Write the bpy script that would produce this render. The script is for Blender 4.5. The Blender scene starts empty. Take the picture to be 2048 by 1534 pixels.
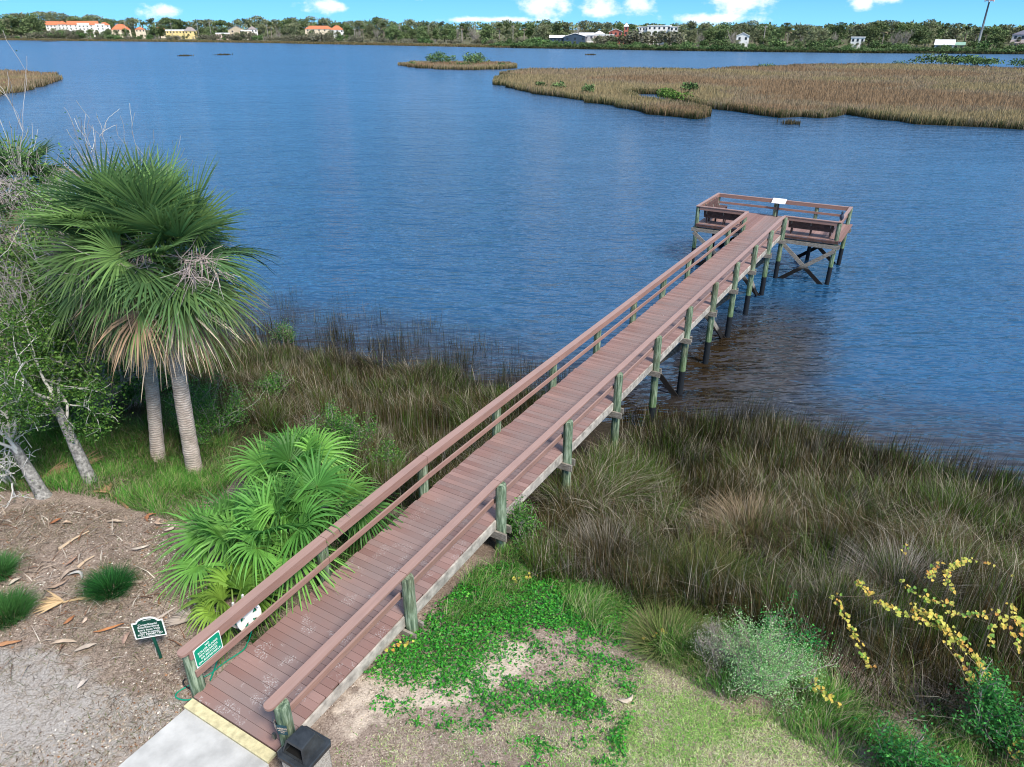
import bpy, math, random
import numpy as np
from mathutils import Vector

# ------------------------------------------------------------------ camera, world, sun, exposure
SC = bpy.context.scene
COL = SC.collection
CAM_H = 9.0                                   # metres above the boardwalk deck
F_PX, PITCH = 1419.0, math.atan((767 - 58) / 1419.0)
cam_d = bpy.data.cameras.new('camera')
cam_d.sensor_width = 36.0
cam_d.lens = 36.0 * F_PX / 2048.0
cam_d.clip_start, cam_d.clip_end = 0.1, 30000.0
cam = bpy.data.objects.new('camera', cam_d)
cam.location = (0, 0, CAM_H)
cam.rotation_euler = (math.pi / 2 - PITCH, 0, 0)
COL.objects.link(cam)
SC.camera = cam

SUN_EL, SUN_AZ = math.radians(50), math.radians(143)      # azimuth clockwise from +Y: right and a little behind
SKY_STRENGTH, SUN_STRENGTH, SUN_ANGLE = 0.092, 3.5, math.radians(13)
SC.view_settings.view_transform = 'Standard'
SC.view_settings.look = 'None'
SC.view_settings.gamma = 1.0
SC.view_settings.exposure = 0.76
SC.cycles.filter_width = 1.1
SC.cycles.max_bounces = 6
SC.cycles.transparent_max_bounces = 4

W = bpy.data.worlds.new('World')
SC.world = W
W.use_nodes = True
wt = W.node_tree
for n in list(wt.nodes): wt.nodes.remove(n)


class NT:
    """Small helper to write node trees."""
    def __init__(s, tree): s.t = tree
    def n(s, typ, **kw):
        nd = s.t.nodes.new(typ)
        ins = kw.pop('ins', {})
        for k, v in kw.items(): setattr(nd, k, v)
        for k, v in ins.items(): s.set(nd.inputs[k], v)
        return nd
    def set(s, sock, v):
        if isinstance(v, bpy.types.NodeSocket): s.t.links.new(v, sock)
        elif hasattr(v, 'outputs'): s.t.links.new(v.outputs[0], sock)
        else: sock.default_value = v
    def math(s, op, a, b=None, c=None, clamp=False):
        nd = s.n('ShaderNodeMath', operation=op, use_clamp=clamp)
        for i, v in enumerate((a, b, c)):
            if v is not None: s.set(nd.inputs[i], v)
        return nd.outputs[0]
    def mix(s, fac, a, b, blend='MIX'):
        nd = s.n('ShaderNodeMix', data_type='RGBA', blend_type=blend)
        s.set(nd.inputs[0], fac)
        for i, v in ((6, a), (7, b)):
            if isinstance(v, (tuple, list)): v = tuple(v) + (1,) * (4 - len(v))
            s.set(nd.inputs[i], v)
        return nd.outputs[2]
    def ramp(s, fac, stops, interp='LINEAR'):
        nd = s.n('ShaderNodeValToRGB')
        nd.color_ramp.interpolation = interp
        el = nd.color_ramp.elements
        while len(el) < len(stops): el.new(0.5)
        for e, (p, c) in zip(el, stops):
            e.position = p
            e.color = tuple(c) + (1,) * (4 - len(c)) if isinstance(c, (tuple, list)) else (c, c, c, 1)
        s.set(nd.inputs[0], fac)
        return nd.outputs[0]
    def noise(s, vec, scale, detail=4, rough=0.55, dist=0.0):
        nd = s.n('ShaderNodeTexNoise')
        nd.inputs['Scale'].default_value = scale
        nd.inputs['Detail'].default_value = detail
        nd.inputs['Roughness'].default_value = rough
        nd.inputs['Distortion'].default_value = dist
        if vec is not None: s.set(nd.inputs['Vector'], vec)
        return nd.outputs[0]
    def mapping(s, vec, scale=(1, 1, 1), rot=(0, 0, 0), loc=(0, 0, 0)):
        nd = s.n('ShaderNodeMapping')
        nd.inputs['Scale'].default_value = scale
        nd.inputs['Rotation'].default_value = rot
        nd.inputs['Location'].default_value = loc
        s.set(nd.inputs['Vector'], vec)
        return nd.outputs[0]
    def coord(s, which='Object'): return s.n('ShaderNodeTexCoord').outputs[which]
    def sep(s, vec):
        nd = s.n('ShaderNodeSeparateXYZ'); s.set(nd.inputs[0], vec); return nd.outputs
    def comb(s, x, y, z):
        nd = s.n('ShaderNodeCombineXYZ')
        for i, v in enumerate((x, y, z)): s.set(nd.inputs[i], v)
        return nd.outputs[0]
    def rng(s, v, a, b, c=0.0, d=1.0, smooth=False):
        nd = s.n('ShaderNodeMapRange', interpolation_type='SMOOTHSTEP' if smooth else 'LINEAR')
        for i, q in enumerate((v, a, b, c, d)): s.set(nd.inputs[i], q)
        return nd.outputs[0]


w = NT(wt)
gen = w.coord('Generated')
gx, gy, gz_ = w.sep(gen)
zc = w.math('MAXIMUM', gz_, 0.0)
vec = w.n('ShaderNodeVectorMath', operation='NORMALIZE', ins={0: w.comb(gx, gy, w.math('MULTIPLY_ADD', zc, 0.8, 0.20))})
sky = w.n('ShaderNodeTexSky', sky_type='NISHITA')
sky.sun_disc = False
sky.sun_elevation = SUN_EL
sky.sun_rotation = SUN_AZ
sky.air_density, sky.dust_density, sky.ozone_density = 1.0, 0.25, 2.0
wt.links.new(vec.outputs[0], sky.inputs['Vector'])
skycol = w.mix(1.0, sky.outputs[0], (0.56, 1.16, 1.46), 'MULTIPLY')
# paler towards the horizon, as clear air is
skycol = w.mix(w.rng(gz_, 0.0, 0.045, 0.55, 0.0), skycol, (2.6, 6.2, 8.6))
ysafe = w.math('MAXIMUM', gy, 0.05)
tu, tv = w.math('DIVIDE', gx, ysafe), w.math('DIVIDE', gz_, ysafe)
tvec = w.comb(tu, w.math('MULTIPLY', tv, 1.6), 0.0)
nz = w.noise(tvec, 42.0, 6, 0.6)
nz2 = w.noise(tvec, 13.0, 4, 0.6)
# cumulus low over the far shore: (centre across, centre up, half width, half height), tangents of the bearing and elevation
def pxt(px, py): return (px - 1024) / 1419.0 / 0.895 * 1.0, (58 - py) / 1419.0 / 0.80
cl = None
for (px, py, a, b) in [(90, 2, 75, 17), (250, 4, 150, 13), (465, 36, 30, 9), (728, 29, 36, 9), (880, 3, 90, 14), (1078, 24, 40, 24),
                       (1165, 32, 34, 14), (1222, 16, 26, 26), (1385, 26, 52, 17), (1350, 44, 70, 8), (1575, 24, 22, 10),
                       (1612, 19, 26, 9), (1918, 8, 34, 16), (20, 20, 40, 10), (1000, 46, 90, 4), (1480, -24, 300, 8)]:
    u0, v0 = pxt(px, py)
    A, B = a / 1419 / 0.895, b / 1419 / 0.8
    du = w.math('DIVIDE', w.math('SUBTRACT', tu, u0), A)
    dv = w.math('DIVIDE', w.math('SUBTRACT', tv, v0), B)
    r2 = w.math('ADD', w.math('MULTIPLY', du, du), w.math('MULTIPLY', dv, dv))
    rr = w.math('ADD', w.math('SQRT', r2), w.math('MULTIPLY', w.math('SUBTRACT', nz, 0.5), 2.6))
    m = w.rng(rr, 0.25, 1.25, 1.0, 0.0, True)
    cl = m if cl is None else w.math('MAXIMUM', cl, m)
# loose broken cloud over the rest of the dome (it lights the scene and lies in the water's reflection)
dz = w.math('ADD', w.math('MAXIMUM', gz_, 0.0), 0.12)
pl = w.comb(w.math('DIVIDE', gx, dz), w.math('DIVIDE', gy, dz), 0.0)
cn = w.noise(pl, 0.55, 5, 0.55)
hi = w.math('MULTIPLY', w.rng(cn, 0.36, 0.62, 0.0, 1.0, True), w.rng(gz_, 0.05, 0.45, 0.0, 0.6, True))
cl = w.math('MAXIMUM', w.math('MULTIPLY', cl, 0.88), hi)
cloudcol = w.mix(nz2, (6.6, 7.2, 8.0), (9.0, 9.1, 9.3))
fin = w.mix(cl, skycol, cloudcol)
bg = w.n('ShaderNodeBackground', ins={'Color': fin, 'Strength': SKY_STRENGTH})
wo = w.n('ShaderNodeOutputWorld')
wt.links.new(bg.outputs[0], wo.inputs[0])

sun_d = bpy.data.lights.new('sun', 'SUN')
sun_d.energy, sun_d.angle, sun_d.color = SUN_STRENGTH, SUN_ANGLE, (1.0, 0.92, 0.80)
sun = bpy.data.objects.new('sun', sun_d)
to_sun = Vector((math.sin(SUN_AZ) * math.cos(SUN_EL), math.cos(SUN_AZ) * math.cos(SUN_EL), math.sin(SUN_EL)))
sun.rotation_euler = to_sun.to_track_quat('Z', 'Y').to_euler()
sun.location = (0, 0, 40)
COL.objects.link(sun)

# ------------------------------------------------------------------ survey helpers (picture point + height -> place)
CP, SP = math.cos(PITCH), math.sin(PITCH)
WATER_Z = -2.6


def at(px, py, z):
    x = (px - 1024) / F_PX; u = -(py - 767) / F_PX
    r = np.array([x, CP + u * SP, -SP + u * CP])
    t = (z - CAM_H) / r[2]
    return np.array([r[0] * t, r[1] * t, z])


def height_at(px, py, xy):
    x = (px - 1024) / F_PX; u = -(py - 767) / F_PX
    r = np.array([x, CP + u * SP, -SP + u * CP])
    return CAM_H + r[2] * math.hypot(*xy) / math.hypot(r[0], r[1])


SHX = [-400, -60, -30, -20, -14, -8.8, -5.4, -2.4, 0.5, 2.4, 3.4, 4.5, 6.2, 8.4, 10.7, 12.65, 15.3, 20, 30, 60, 400]
SHY = [80, 48, 38, 33, 28.3, 25.9, 25.1, 23.8, 22.2, 21.2, 20.7, 20.2, 20.1, 19.9, 18.3, 17.2, 16.4, 15.4, 14.5, 13.5, -20]


def wob(x, y, s, seed):
    """smooth value in about -1..1"""
    r = np.random.default_rng(seed)
    o = 0
    for i in range(5):
        a = r.uniform(0, 6.28); k = s * r.uniform(0.6, 1.9); ph = r.uniform(0, 6.28)
        o = o + np.sin((x * np.cos(a) + y * np.sin(a)) * k + ph + 1.3 * np.sin((x * np.sin(a) - y * np.cos(a)) * k * 0.7 + ph * 2))
    return o / 3.2


def shore_d(x, y): return np.interp(x, SHX, SHY) + 0.35 * wob(x, y, 1.2, 5) - y


def gz(x, y):
    d = shore_d(x, y)
    z = np.interp(d, [-60, -14, -3, 0, 4, 7, 10, 13, 16, 20, 60], [-5, -4.2, -3.0, -2.62, -2.15, -1.6, -0.98, -0.62, -0.42, -0.33, -0.3])
    z = z + 0.05 * wob(x, y, 0.9, 11) * np.clip(d / 4, 0, 1) + 0.02 * wob(x, y, 3.1, 12)
    # level round the foot of the boardwalk
    du = (x - X0) * DX + (y - Y0) * DY; dv = (x - X0) * DY - (y - Y0) * DX
    k = np.clip(1.6 - np.hypot(np.maximum(0, np.abs(dv - 0.93) - 1.1), np.maximum(0, np.maximum(-6 - du, du - 1.2))) * 0.9, 0, 1)
    return z * (1 - k) + k * np.minimum(z, -0.40)


ANG = 0.5324
X0, Y0 = -0.5511 * 9, 0.8445 * 9
DX, DY = math.sin(ANG), math.cos(ANG)          # along the boardwalk; (DY, -DX) is to its right


def U(u, v, z=0.0): return np.array([X0 + DX * u + DY * v, Y0 + DY * u - DX * v, z])
def UV(p): return ((p[0] - X0) * DX + (p[1] - Y0) * DY, (p[0] - X0) * DY - (p[1] - Y0) * DX)
def zdeck(u): return float(np.interp(u, [0, 3.05, 6.1, 40], [-0.24, -0.13, -0.06, -0.39]))


def on_ground(px, py, lift=0.0):
    z = -0.6
    for _ in range(12):
        q = at(px, py, z); z = float(gz(q[0], q[1])) + lift
    return at(px, py, z)


def inside(x, y, poly):
    poly = np.asarray(poly, float)
    r = np.zeros(np.shape(x), bool)
    j = len(poly) - 1
    for i in range(len(poly)):
        xi, yi = poly[i][:2]; xj, yj = poly[j][:2]
        if yi != yj:
            c = ((yi > y) != (yj > y)) & (x < (xj - xi) * (y - yi) / (yj - yi) + xi)
            r ^= c
        j = i
    return r


def ground_poly(pts, lift=0.0): return [on_ground(px, py, lift)[:2] for px, py in pts]


# ------------------------------------------------------------------ mesh helpers
class G:
    """Collects vertices, faces, vertex colours and material numbers of ONE mesh."""
    def __init__(s): s.V = []; s.Q = []; s.T = []; s.C = []; s.n = 0; s.qm = []; s.tm = []; s.loose = []
    def add(s, V, Q=None, T=None, col=None, m=0):
        V = np.asarray(V, float).reshape(-1, 3)
        s.V.append(V)
        c = np.ones((len(V), 3)) * 0.5 if col is None else np.broadcast_to(np.asarray(col, float), (len(V), 3))
        s.C.append(c)
        if Q is not None and len(Q):
            s.Q.append(np.asarray(Q, int) + s.n); s.qm.append(np.full(len(Q), m))
        if T is not None and len(T):
            s.T.append(np.asarray(T, int) + s.n); s.tm.append(np.full(len(T), m))
        s.n += len(V)
        return s
    def poly(s, V, idx, col=None, m=0):
        n0 = s.n
        s.add(V, col=col)
        s.loose.append(([n0 + i for i in idx], m))
        return s
    def box(s, c0, c1, m=0, col=None):
        x0, y0, z0 = c0; x1, y1, z1 = c1
        V = [(x, y, z) for z in (z0, z1) for y in (y0, y1) for x in (x0, x1)]
        return s.add(V, [(0, 2, 3, 1), (4, 5, 7, 6), (0, 1, 5, 4), (2, 6, 7, 3), (0, 4, 6, 2), (1, 3, 7, 5)], m=m, col=col)
    def ubox(s, u0, u1, v0, v1, a, b, m=0, col=None, rel=True):
        """box along the boardwalk; a..b are heights over the deck at each end (rel) or plain heights"""
        V = []
        for zz in (a, b):
            for v in (v0, v1):
                for u in (u0, u1): V.append(U(u, v, zz + (zdeck(u) if rel else 0)))
        return s.add(V, [(0, 1, 3, 2), (4, 6, 7, 5), (0, 4, 5, 1), (2, 3, 7, 6), (0, 2, 6, 4), (1, 5, 7, 3)], m=m, col=col)
    def beam(s, p0, p1, wd, ht, up=(0, 0, 1), m=0, col=None):
        p0 = np.asarray(p0, float); p1 = np.asarray(p1, float)
        d = p1 - p0; d /= np.linalg.norm(d)
        up = np.asarray(up, float); sd = np.cross(d, up); sd /= np.linalg.norm(sd); up = np.cross(sd, d)
        V = [p + sd * a * wd / 2 + up * b * ht / 2 for p in (p0, p1) for a, b in ((-1, -1), (1, -1), (1, 1), (-1, 1))]
        return s.add(V, [(0, 1, 2, 3), (7, 6, 5, 4), (0, 4, 5, 1), (1, 5, 6, 2), (2, 6, 7, 3), (3, 7, 4, 0)], m=m, col=col)
    def tube(s, P, R, sides=6, m=0, col=None, cap=True):
        P = np.asarray(P, float); n = len(P)
        R = np.broadcast_to(np.asarray(R, float), (n,))
        T = np.gradient(P, axis=0); T /= np.linalg.norm(T, axis=1)[:, None] + 1e-12
        ref = np.array([0.31, 0.17, 0.93]) if abs(T[:, 2]).mean() < 0.9 else np.array([1.0, 0.2, 0.0])
        A = np.cross(T, ref); A /= np.linalg.norm(A, axis=1)[:, None] + 1e-12
        B = np.cross(T, A)
        th = np.arange(sides) * 2 * np.pi / sides
        V = P[:, None] + R[:, None, None] * (np.cos(th)[None, :, None] * A[:, None] + np.sin(th)[None, :, None] * B[:, None])
        i = np.arange(n - 1)[:, None] * sides; k = np.arange(sides)[None]; k2 = (k + 1) % sides
        Q = np.stack([i + k, i + k2, i + sides + k2, i + sides + k], -1).reshape(-1, 4)
        if col is not None and np.ndim(col) == 2: col = np.repeat(col, sides, 0)
        n0 = s.n
        s.add(V, Q, m=m, col=col)
        if cap:
            s.loose.append(([n0 + j for j in range(sides)], m))
            s.loose.append(([n0 + (n - 1) * sides + j for j in range(sides)][::-1], m))
        return s
    def lathe(s, c, prof, sides=16, m=0, col=None, axis=None):
        c = np.asarray(c, float)
        ax = np.array([0, 0, 1.0]) if axis is None else np.asarray(axis, float) / np.linalg.norm(axis)
        P = np.array([c + ax * z for r, z in prof]); R = [max(r, 1e-4) for r, z in prof]
        a = np.cross(ax, [0.3, 0.8, 0.52]); a /= np.linalg.norm(a); b = np.cross(ax, a)
        th = np.arange(sides) * 2 * np.pi / sides
        V = P[:, None] + np.array(R)[:, None, None] * (np.cos(th)[None, :, None] * a + np.sin(th)[None, :, None] * b)
        n = len(prof); i = np.arange(n - 1)[:, None] * sides; k = np.arange(sides)[None]; k2 = (k + 1) % sides
        return s.add(V, np.stack([i + k, i + k2, i + sides + k2, i + sides + k], -1).reshape(-1, 4), m=m, col=col)
    def prism(s, outline, origin, ex, ey, ez, th, m=0, col=None):
        """flat outline (x, y list) pushed th along ez"""
        o = np.asarray(origin, float); ex, ey, ez = (np.asarray(q, float) for q in (ex, ey, ez))
        A = np.array([o + ex * x + ey * y for x, y in outline]); n = len(A); n0 = s.n
        s.add(np.concatenate([A, A + ez * th]), [(i, (i + 1) % n, n + (i + 1) % n, n + i) for i in range(n)], m=m, col=col)
        s.loose.append(([n0 + i for i in range(n)][::-1], m)); s.loose.append(([n0 + n + i for i in range(n)], m))
        return s
    def build(s, name, mats, parent=None, smooth=False):
        if not isinstance(mats, (list, tuple)): mats = [mats]
        V = np.concatenate(s.V); C = np.concatenate(s.C)
        me = bpy.data.meshes.new(name)
        q = np.concatenate(s.Q) if s.Q else np.zeros((0, 4), int)
        t = np.concatenate(s.T) if s.T else np.zeros((0, 3), int)
        lo = [np.array(f) for f, _ in s.loose]
        sizes = np.concatenate([np.full(len(q), 4), np.full(len(t), 3), np.array([len(f) for f in lo], int)]).astype(np.int32)
        loops = np.concatenate([q.ravel(), t.ravel()] + lo).astype(np.int32)
        mi = np.concatenate([np.concatenate(s.qm) if s.qm else np.zeros(0, int), np.concatenate(s.tm) if s.tm else np.zeros(0, int),
                             np.array([m for _, m in s.loose], int)]).astype(np.int32)
        me.vertices.add(len(V)); me.vertices.foreach_set('co', V.astype(np.float32).ravel())
        me.loops.add(len(loops)); me.loops.foreach_set('vertex_index', loops)
        me.polygons.add(len(sizes))
        me.polygons.foreach_set('loop_start', np.concatenate([[0], np.cumsum(sizes)[:-1]]).astype(np.int32))
        me.polygons.foreach_set('loop_total', sizes)
        me.polygons.foreach_set('material_index', mi)
        me.polygons.foreach_set('use_smooth', np.full(len(sizes), bool(smooth)))
        ca = me.color_attributes.new('Col', 'FLOAT_COLOR', 'POINT')
        ca.data.foreach_set('color', np.concatenate([C, np.ones((len(C), 1))], 1).astype(np.float32).ravel())
        me.update(calc_edges=True)
        for m in mats: me.materials.append(m)
        o = bpy.data.objects.new(name, me)
        COL.objects.link(o)
        if parent is not None:
            o.parent = parent
            o.matrix_parent_inverse = parent.matrix_basis.inverted()
        return o


def tag(o, label=None, cat=None, group=None, kind=None):
    if label: o['label'] = label
    if cat: o['category'] = cat
    if group: o['group'] = group
    if kind: o['kind'] = kind
    return o


def thing(name, loc, label, cat, group=None):
    o = bpy.data.objects.new(name, None)
    o.location = tuple(float(q) for q in loc); o.empty_display_size = 0.3
    COL.objects.link(o)
    bpy.context.view_layer.update()
    return tag(o, label, cat, group)


def dup(root, loc, rz, sc, label=None, group=None):
    r = root.copy(); COL.objects.link(r)
    r.location = tuple(float(q) for q in loc); r.rotation_euler = (0, 0, rz); r.scale = (sc, sc, sc) if np.isscalar(sc) else sc
    if label: r['label'] = label
    if group: r['group'] = group
    for ch in list(root.children):
        c = ch.copy(); COL.objects.link(c); c.parent = r
        for g2 in ch.children:
            d = g2.copy(); COL.objects.link(d); d.parent = c
    return r


def text(body, size, origin, ex, ey, mat, parent, bold=0.0, align='CENTER', space=1.0):
    cu = bpy.data.curves.new('lettering', 'FONT')
    cu.body = body; cu.size = size; cu.align_x = align; cu.align_y = 'CENTER'; cu.extrude = 0.0008; cu.offset = bold; cu.space_character = space
    cu.resolution_u = 3
    cu.materials.append(mat)
    tmp = bpy.data.objects.new('lettering', cu); COL.objects.link(tmp)
    bpy.context.view_layer.update()
    me = bpy.data.meshes.new_from_object(tmp.evaluated_get(bpy.context.evaluated_depsgraph_get()))
    bpy.data.objects.remove(tmp)
    me.materials.clear(); me.materials.append(mat)
    o = bpy.data.objects.new('lettering', me); COL.objects.link(o)
    ex = Vector(ex).normalized(); ez = ex.cross(Vector(ey)).normalized(); ey = ez.cross(ex)
    from mathutils import Matrix
    M = Matrix(((ex.x, ey.x, ez.x, origin[0]), (ex.y, ey.y, ez.y, origin[1]), (ex.z, ey.z, ez.z, origin[2]), (0, 0, 0, 1)))
    o.parent = parent
    o.matrix_parent_inverse = parent.matrix_basis.inverted()
    o.matrix_basis = M
    return o


# ------------------------------------------------------------------ materials
def mat(name, rough=0.7, spec=0.3):
    m = bpy.data.materials.new(name); m.use_nodes = True
    t = NT(m.node_tree)
    b = m.node_tree.nodes['Principled BSDF']
    b.inputs['Roughness'].default_value = rough
    b.inputs['Specular IOR Level'].default_value = spec
    return m, t, b


def plain(name, col, rough=0.6, var=0.15, scale=8.0, bump=0.0, spec=0.3, metal=0.0):
    m, t, b = mat(name, rough, spec)
    b.inputs['Metallic'].default_value = metal
    co = t.coord('Object')
    nzv = t.noise(co, scale, 5, 0.6)
    dark = tuple(c * (1 - var * 1.6) for c in col); lite = tuple(min(1, c * (1 + var)) for c in col)
    t.set(b.inputs['Base Color'], t.ramp(nzv, [(0.3, dark), (0.7, lite)]))
    if bump:
        bp = t.n('ShaderNodeBump', ins={'Height': t.noise(co, scale * 6, 5, 0.7), 'Strength': bump, 'Distance': 0.01})
        t.set(b.inputs['Normal'], bp)
    return m


def leafmat(name, trans=0.25, rough=0.5, spec=0.25):
    """colour comes from each leaf's or blade's own 'Col'"""
    m, t, b = mat(name, rough, spec)
    at_ = t.n('ShaderNodeAttribute', attribute_name='Col')
    t.set(b.inputs['Base Color'], at_.outputs['Color'])
    if trans:
        tr = t.n('ShaderNodeBsdfTranslucent', ins={'Color': at_.outputs['Color']})
        mx = t.n('ShaderNodeMixShader', ins={0: trans})
        t.t.links.new(b.outputs[0], mx.inputs[1]); t.t.links.new(tr.outputs[0], mx.inputs[2])
        out = m.node_tree.nodes['Material Output']
        t.t.links.new(mx.outputs[0], out.inputs[0])
    return m


LEAF = leafmat('leaf', 0.38)
GRASS = leafmat('grass_blade', 0.15, 0.7, 0.1)
BARK_V = leafmat('bark_by_piece', 0.0, 0.85, 0.1)


def wood_paint():
    m, t, b = mat('painted_deck_board', 0.62, 0.3)
    geo = t.n('ShaderNodeNewGeometry')
    pos = geo.outputs['Position']
    px, py, pz = t.sep(pos)
    u = t.math('ADD', t.math('MULTIPLY', t.math('SUBTRACT', px, X0), DX), t.math('MULTIPLY', t.math('SUBTRACT', py, Y0), DY))
    v = t.math('SUBTRACT', t.math('MULTIPLY', t.math('SUBTRACT', px, X0), DY), t.math('MULTIPLY', t.math('SUBTRACT', py, Y0), DX))
    rnd = geo.outputs['Random Per Island']
    grain = t.noise(t.comb(t.math('MULTIPLY', u, 60.0), t.math('MULTIPLY', v, 3.0), rnd), 1.0, 4, 0.6)
    big = t.noise(t.comb(u, v, 0.0), 0.9, 4, 0.6)
    base = t.mix(rnd, (0.19, 0.105, 0.088), (0.30, 0.185, 0.16))
    base = t.mix(t.math('MULTIPLY', t.rng(t.math('FRACT', t.math('MULTIPLY', rnd, 9.7)), 0.7, 1.0), 0.5), base, (0.20, 0.165, 0.155))
    base = t.mix(t.rng(grain, 0.35, 0.75, 0.0, 0.45), base, (0.22, 0.135, 0.125))
    # foot wear down the middle: greyer, browner boards
    wear = t.math('MULTIPLY', t.rng(t.math('ABSOLUTE', t.math('SUBTRACT', v, 0.92)), 0.25, 0.8, 1.0, 0.0, True), t.rng(big, 0.25, 0.6, 0.35, 1.0))
    base = t.mix(t.math('MULTIPLY', wear, 0.7), base, (0.20, 0.155, 0.147))
    # white salt and sand marks trodden in near the landward end
    sp = t.noise(t.comb(u, v, 3.0), 3.2, 3, 0.5)
    fine = t.noise(t.comb(u, v, 7.0), 38.0, 3, 0.7)
    salt = t.math('MULTIPLY', t.rng(sp, 0.56, 0.64, 0.0, 1.0, True), t.rng(fine, 0.5, 0.62, 0.0, 1.0, True))
    salt = t.math('MULTIPLY', salt, t.rng(u, 1.0, 9.5, 0.62, 0.0))
    base = t.mix(salt, base, (0.5, 0.48, 0.47))
    drop = t.math('MULTIPLY', t.rng(t.noise(t.comb(u, v, 1.0), 9.0, 1, 0.5), 0.80, 0.83), t.rng(u, 8.0, 12.0))
    base = t.mix(drop, base, (0.75, 0.75, 0.72))
    t.set(b.inputs['Base Color'], base)
    bp = t.n('ShaderNodeBump', ins={'Height': grain, 'Strength': 0.25, 'Distance': 0.004})
    t.set(b.inputs['Normal'], bp)
    return m


def rail_paint():
    m, t, b = mat('painted_rail', 0.5, 0.35)
    geo = t.n('ShaderNodeNewGeometry')
    pos = geo.outputs['Position']
    pr = t.mapping(pos, (1, 1, 1), (0, 0, ANG))
    grain = t.noise(t.mapping(pr, (30, 1.2, 30)), 1.0, 5, 0.6)
    big = t.noise(pos, 1.3, 4, 0.6)
    base = t.mix(geo.outputs['Random Per Island'], (0.235, 0.128, 0.10), (0.29, 0.165, 0.132))
    base = t.mix(t.rng(grain, 0.4, 0.8, 0, 0.35), base, (0.44, 0.31, 0.28))
    base = t.mix(t.rng(big, 0.45, 0.7, 0, 0.45), base, (0.19, 0.115, 0.10))
    stain = t.noise(t.mapping(pr, (9, 2.2, 9)), 1.0, 6, 0.7)
    base = t.mix(t.rng(stain, 0.55, 0.72, 0, 0.4), base, (0.15, 0.10, 0.09))
    nzc = t.sep(geo.outputs['Normal'])[2]
    base = t.mix(t.math('MULTIPLY', t.rng(nzc, 0.6, 0.95), 0.35), base, (0.38, 0.27, 0.235))    # overhead light on upper faces put into the colour
    t.set(b.inputs['Base Color'], base)
    t.set(b.inputs['Normal'], t.n('ShaderNodeBump', ins={'Height': grain, 'Strength': 0.15, 'Distance': 0.003}))
    return m


def pile_mat():
    m, t, b = mat('treated_pile', 0.8, 0.2)
    geo = t.n('ShaderNodeNewGeometry')
    pos = geo.outputs['Position']
    z = t.sep(pos)[2]
    st = t.noise(t.mapping(pos, (19, 19, 1.9)), 1.0, 6, 0.65)
    st2 = t.noise(t.mapping(pos, (52, 52, 4.0)), 1.0, 4, 0.65)
    base = t.ramp(st, [(0.34, (0.03, 0.06, 0.045)), (0.48, (0.11, 0.16, 0.098)), (0.62, (0.30, 0.37, 0.27))])
    base = t.mix(t.rng(st2, 0.55, 0.75, 0, 0.6), base, (0.045, 0.065, 0.045))
    base = t.mix(t.rng(t.noise(pos, 1.1, 2), 0.5, 0.65, 0, 0.35), base, (0.12, 0.10, 0.06))
    zz = t.math('ADD', z, t.math('MULTIPLY', st, 0.12))
    alg = t.math('MULTIPLY', t.rng(zz, -1.55, -1.0, 1.0, 0.0), 0.5)
    base = t.mix(alg, base, (0.09, 0.17, 0.05))
    wet = t.rng(z, -1.70, -1.66, 1.0, 0.0)
    base = t.mix(wet, base, (0.012, 0.016, 0.022))
    t.set(b.inputs['Base Color'], base)
    t.set(b.inputs['Normal'], t.n('ShaderNodeBump', ins={'Height': st2, 'Strength': 0.5, 'Distance': 0.01}))
    return m


def timber_mat():
    m, t, b = mat('weathered_timber', 0.85, 0.15)
    geo = t.n('ShaderNodeNewGeometry'); pos = geo.outputs['Position']; z = t.sep(pos)[2]
    g1 = t.noise(t.mapping(pos, (9, 9, 30)), 1.0, 5, 0.6)
    base = t.ramp(g1, [(0.3, (0.12, 0.105, 0.09)), (0.7, (0.34, 0.31, 0.27))])
    base = t.mix(t.rng(z, -1.95, -1.75, 1.0, 0.0), base, (0.015, 0.014, 0.014))
    t.set(b.inputs['Base Color'], base)
    return m


DECK, RAIL, PILE, TIMBER = wood_paint(), rail_paint(), pile_mat(), timber_mat()
BENCHM = plain('bench_board', (0.10, 0.055, 0.045), 0.6, 0.3, 6, 0.2)
FASCIA = plain('pale_fascia_board', (0.40, 0.365, 0.32), 0.8, 0.35, 5, 0.2)
CONC = plain('concrete', (0.44, 0.435, 0.42), 0.85, 0.16, 2.2, 0.35)
YELLOW = plain('pale_yellow_paint', (0.55, 0.49, 0.29), 0.7, 0.2, 9, 0.2)
WHITE = plain('white_plastic', (0.72, 0.72, 0.69), 0.35, 0.08, 6)
WHITEP = plain('white_paint', (0.8, 0.8, 0.79), 0.5, 0.03, 6)
GREEN_SIGN = plain('green_sign_face', (0.0, 0.26, 0.15), 0.45, 0.05, 5)
DARK_GREEN = plain('dark_green_sign_face', (0.004, 0.05, 0.034), 0.45, 0.1, 5)
DKPOST = plain('dark_green_post', (0.006, 0.06, 0.04), 0.4, 0.15, 6)
BLUE_SIGN = plain('blue_sign_face', (0.012, 0.06, 0.085), 0.4, 0.2, 6)
PALE_RED = plain('faded_letter', (0.6, 0.5, 0.42), 0.6, 0.2, 6)
BLACKP = plain('black_plastic', (0.028, 0.032, 0.036), 0.38, 0.25, 9, 0.08, 0.5)
BLACKIN = plain('dark_inside', (0.004, 0.004, 0.004), 0.9, 0.1, 9)
HOSE = plain('green_hose', (0.0, 0.24, 0.15), 0.35, 0.1, 20, 0, 0.4)
BLACKH = plain('black_hose', (0.012, 0.012, 0.014), 0.4, 0.1, 20, 0, 0.4)
STEEL = plain('grey_steel', (0.3, 0.3, 0.3), 0.4, 0.1, 9, 0, 0.5, 0.6)


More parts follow.
